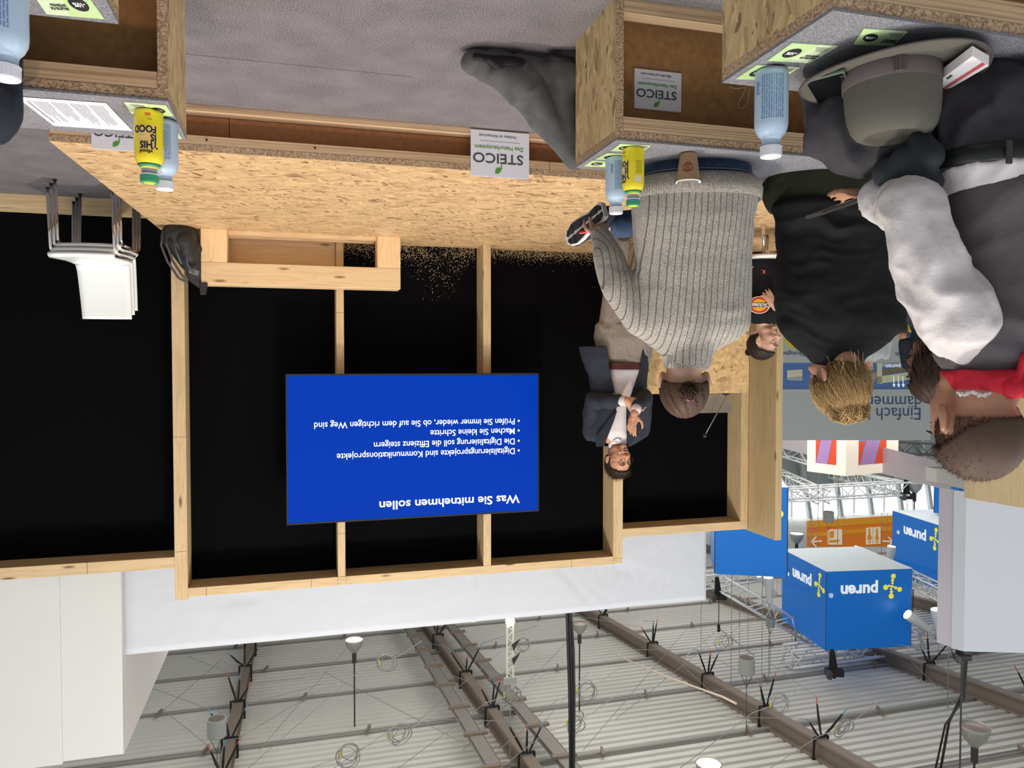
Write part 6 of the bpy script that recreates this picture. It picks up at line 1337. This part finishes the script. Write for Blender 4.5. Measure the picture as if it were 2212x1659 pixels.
# ---- simpler figures further back
def bystander(label, x, y_head, d, f, top_mat, leg_mat, hair_mat, zf, skin_mat, armr=None, long_hair=False, sit=None, wide=1.):
    """standing (or sitting) figure placed by its head in the picture; zf = floor level"""
    hc_ = PD(x, y_head, d); H = Head(hc_, f, .97); g_ = Vector((f.x, f.y, 0)).normalized(); s_ = g_.cross(ZA)
    root = person(Vector((hc_.x, hc_.y, zf)), label); c = Vector((hc_.x, hc_.y, 0)); top = hc_.z-.15
    def R(z, a, b, dy=0): return [c+s_*a*wide*math.cos(t)+g_*(b*math.sin(t)+dy)+ZA*z for t in np.linspace(0, 2*math.pi, 21)[:-1]]
    hipz = (sit+.08) if sit else zf+(top-zf)*.60
    tl = top-hipz; TT = [(hipz-.05, .165, .12), (hipz+.1, .16, .11), (hipz+tl*.55, .175, .115), (hipz+tl*.8, .19, .115), (top-.04, .15, .09), (top, .08, .065)]
    m = MB(); m.loft([R(z, a*.86, b*.86) for z, a, b in TT]); m.cap(Vector((c.x, c.y, top-.05)), H.p(0, -.02, -.04), .052, .05); H.shape(m)
    arms = []
    for g in (-1, 1):
        s0 = c+s_*g*.185*wide+ZA*(top-.075); e0 = s0-ZA*.27+s_*g*.04; w0 = e0+g_*.20-ZA*.12
        if armr and g == armr[0]: e0 = s0+armr[1]; w0 = e0+armr[2]
        arms.append((s0, e0, w0)); chain(m, [(s0, .045), (e0, .036), (w0, .026)]); hand(m, w0, (w0-e0), -s_*g, g, .9, .4)
    legs = []
    for g in (-1, 1):
        h0 = c+s_*g*.09+ZA*hipz
        if sit: k0 = h0+g_*.42-ZA*.02; a0 = Vector((k0.x, k0.y, zf+.09))+g_*.03
        else: k0 = c+s_*g*.10+ZA*(zf+(hipz-zf)*.52); a0 = c+s_*g*.11+ZA*(zf+.09)
        legs.append((h0, k0, a0)); chain(m, [(h0, .08), (k0, .055), (a0, .038)])
    bake(m, .008, 'body', skin_mat, root, 4, H.post); root['_skin_mat'] = skin_mat.name; H.eyes(root, (.04, .025, .02))
    m = MB(); m.loft([R(z, a, b) for z, a, b in TT])
    for s0, e0, w0 in arms: chain(m, [(s0, .058), (s0+(e0-s0)*.75, .052)])
    bake(m, .010, 'shirt', top_mat, root, 5, folds(.008, .08, int(x) % 50))
    m = MB(); m.loft([R(z, a, b) for z, a, b in ((hipz-.12, .165, .125), (hipz, .175, .13), (hipz+.08, .165, .12))])
    for h0, k0, a0 in legs: chain(m, [(h0, .10), (k0, .075), (a0, .055)])
    bake(m, .011, 'trousers', leg_mat, root, 5, folds(.008, .08, int(x) % 37))
    for h0, k0, a0 in legs: shoe(root, a0, g_, -ZA, BLKP, .26)
    if long_hair:
        hb = hair(H, root, lambda r, f_, u: (u > .05+f_*.3 or f_ < .03) and u > -.075 and not (abs(r) > .06 and -.03 < f_ < .02 and u < .012), hair_mat, .006, 2600, lambda r, f_, u: (r*3, -.25, -1.0), .10, .0011, None, 0, 5, .004, True, .010)
    else: hair(H, root, lambda r, f_, u: (u > .06+f_*.3 or f_ < .0) and u > -.03 and not (abs(r) > .06 and -.03 < f_ < .02 and u < .012), hair_mat, .002, 700, lambda r, f_, u: (r*4, f_*4, .4), .02, .0013, None, 0, 5)
    return root, H
DN = plain('dark_navy_shirt', (.012, .018, .030), .85)
bystander('person with long dark brown hair partly hidden by the person in the grey vest', 2016, 793, 2.98, rt*.38+fh*.92, DN, plain('black_trousers', (.012, .012, .014), .85), hairmat('long_dark_hair', (.036, .018, .012), .5), .0, SKIN2, None, True, sit=.44)
bystander('standing visitor at the grey stand wall with one arm folded up', 2008, 838, 7.2, -rt*.5+fh*.8, DN, plain('dark_blue_trousers', (.02, .03, .05), .85), HK, 0, SKIN, (-1, Vector((0, 0, -.28))+rt*.03, ZA*.10-fh*.2))
bystander('standing visitor in a light grey shirt behind the blonde bun', 1876, 806, 9.5, -rt*.3+fh*.9, plain('light_grey_shirt', (.42, .46, .48), .85), plain('dark_blue_trousers', (.02, .03, .05), .85), hairmat('grey_hair', (.35, .28, .25), .3), 0, SKIN3)
# sitter at the right edge: only the seat of dark jeans shows
DJ = plain('very_dark_denim', (.010, .016, .030), .8, var=.2, vs=60)
bx = PZ(-20, 200, .43); r_, _h = bystander('person in very dark jeans cut by the right edge of the photo', 0, 900, 1, fh, DN, DJ, HK, 0, SKIN, sit=.44) if False else (None, None)
I_ = person(Vector((PD(-40, 240, 2.1).x+.12, 1.60, .43)), 'person in very dark jeans, only one knee showing at the right edge')
cx_ = PD(-40, 240, 2.1).x+.03; IY = 1.60
Hh = Head(Vector((cx_, IY+.02, 1.22)), fh, .97)
def Rr(z, a, b): return [Vector((cx_+a*math.cos(t), IY+b*math.sin(t), z)) for t in np.linspace(0, 2*math.pi, 25)[:-1]]
TT = [(.47, .17, .13), (.6, .16, .115), (.85, .18, .12), (.98, .185, .11), (1.04, .14, .09), (1.08, .08, .065)]
m = MB(); m.loft([Rr(z, a*.86, b*.86) for z, a, b in TT]); m.cap((cx_, IY+.01, 1.03), Hh.p(0, -.02, -.04), .052, .05); Hh.shape(m)
ar = []
for g in (-1, 1):
    s0 = Vector((cx_+g*.18, IY+.02, .98)); e0 = s0+Vector((g*.03, .1, -.26)); w0 = e0+Vector((-g*.12, .14, -.06)); ar.append((s0, e0, w0)); chain(m, [(s0, .045), (e0, .036), (w0, .026)]); hand(m, w0, Vector((0, 1, -.1)), -ZA, g, .9, .3)
lg = []
for g in (-1, 1): h0 = Vector((cx_+g*.09, IY, .53)); k0 = h0+Vector((g*.075, .45, -.01)); a0 = Vector((k0.x, k0.y+.04, .09)); lg.append((h0, k0, a0)); chain(m, [(h0, .08), (k0, .055), (a0, .038)])
bake(m, .008, 'body', SKIN, I_, 4, Hh.post)
m = MB(); m.loft([Rr(z, a, b) for z, a, b in TT[1:]]); [chain(m, [(s0, .058), (e0, .05), (w0+(e0-w0)*.2, .04)]) for s0, e0, w0 in ar]; bake(m, .010, 'shirt', DN, I_, 5, folds(.008, .08, 3))
m = MB(); m.loft([Rr(z, a, b) for z, a, b in ((.435, .15, .13), (.46, .195, .17), (.53, .20, .17), (.62, .185, .15), (.68, .175, .135))]); [chain(m, [(h0, .10), (k0, .075), (a0, .055)]) for h0, k0, a0 in lg]; bake(m, .009, 'jeans', DJ, I_, 5, folds(.010, .09, 4))
for h0, k0, a0 in lg: shoe(I_, a0, YA, -ZA, BLKP, .26)
hair(Hh, I_, lambda r, f_, u: (u > .06+f_*.3 or f_ < .0) and u > -.03, HK, .002, 500, lambda r, f_, u: (r*4, f_*4, .4), .02, .0013)

# ---- grey coat slumped beside the left bench
ct = thing('coat', (-.85, 2.70, 0), 'grey felted coat slumped on the floor beside the left bench end', 'coat')
CO = plain('charcoal_grey_wool', (.085, .088, .092), .95, var=.12, vs=25, bump=.3, bs=400, sheen=.1)
m = MB(); top_ = Vector((-.975, 2.60, .37))
for (x, y, z, r, s_) in ((-.90, 2.66, .20, .065, .09), (-.80, 2.64, .10, .07, .07), (-.70, 2.66, .055, .055, .05), (-.93, 2.62, .06, .07, .08), (-.86, 2.72, .15, .06, .07)):
    m.cap(top_+Vector((0, .02, 0)), (x, y, z), .045, r, 12, .8)
m.cap((-.95, 2.64, .10), (-.70, 2.66, .04), .075, .04); m.cap((-.78, 2.62, .12), (-.62, 2.67, .045), .05, .035)
bake(m, .009, 'wool_body', CO, ct, 5, folds(.030, .09, 71, (1, .6, .45)))
m = MB(); m.cap((-.76, 2.60, .06), (-.62, 2.62, .045), .030, .018, 10, .6); m.cap((-.70, 2.61, .08), (-.655, 2.60, .06), .022, .014); bake(m, .006, 'black_lining', plain('black_lining', (.008, .008, .009), .7), ct, 3, folds(.006, .05, 72))
m = MB()
m.cap((-.985, 2.57, .05), (-.885, 2.585, .03), .028, .022, 12, .6); bake(m, .006, 'dark_ribbed_cuff', plain('dark_ribbed_cuff', (.02, .02, .02), .9), ct, 3)
# ---- backpack leaning at the right end of the beam bench
bp = thing('backpack', (.76, 5.62, .2), 'black hiking backpack with hanging straps beside the spruce beam bench', 'backpack')
BN = plain('black_nylon', (.022, .023, .024), .65, bump=.3, bs=80); GN = plain('grey_webbing', (.07, .075, .08), .7); q = lambda x, y, Y=5.52: PY(x, y, Y)
m = MB(); m.cap(q(385, 512, 5.55), q(412, 560, 5.60), .10, .085); m.cap(q(405, 510, 5.58), q(425, 590, 5.62), .075, .055); m.cap(q(418, 590, 5.62), q(432, 612, 5.62), .05, .035); m.ell(q(370, 512, 5.52), (.06, .05, .06))
bake(m, .008, 'bag_body', BN, bp, 4, folds(.016, .07, 81))
m = MB(); m.cap(q(398, 520, 5.47), q(410, 555, 5.50), .045, .04); bake(m, .007, 'front_pocket', BN, bp, 3, folds(.010, .05, 82))
for pts in ([(352, 500), (348, 530), (362, 565), (385, 600), (406, 612)], [(364, 500), (360, 528), (372, 562), (390, 590), (405, 610)], [(392, 505), (402, 540), (405, 572), (418, 590)], [(372, 500), (380, 540), (392, 570)]):
    MB().tube([q(x, y, 5.47) for x, y in pts], .008, 6).build('strap', GN, bp, smooth=True)
MB().obox(q(419, 587, 5.50), (.06, .02, .035), Matrix.Rotation(.3, 4, 'Y')).build('buckle', plain('grey_plastic_buckle', (.16, .17, .18), .5), bp, bevel=.004); MB().obox(q(368, 523, 5.46), (.035, .015, .03)).build('buckle', BLKP, bp, bevel=.003)
MB().hexa([q(430, 610, 5.56), q(448, 610, 5.56), q(450, 611, 5.58), q(432, 611, 5.58), q(432, 637, 5.56), q(444, 637, 5.56), q(446, 637, 5.58), q(434, 637, 5.58)]).build('top_loop', BN, bp, bevel=.006)
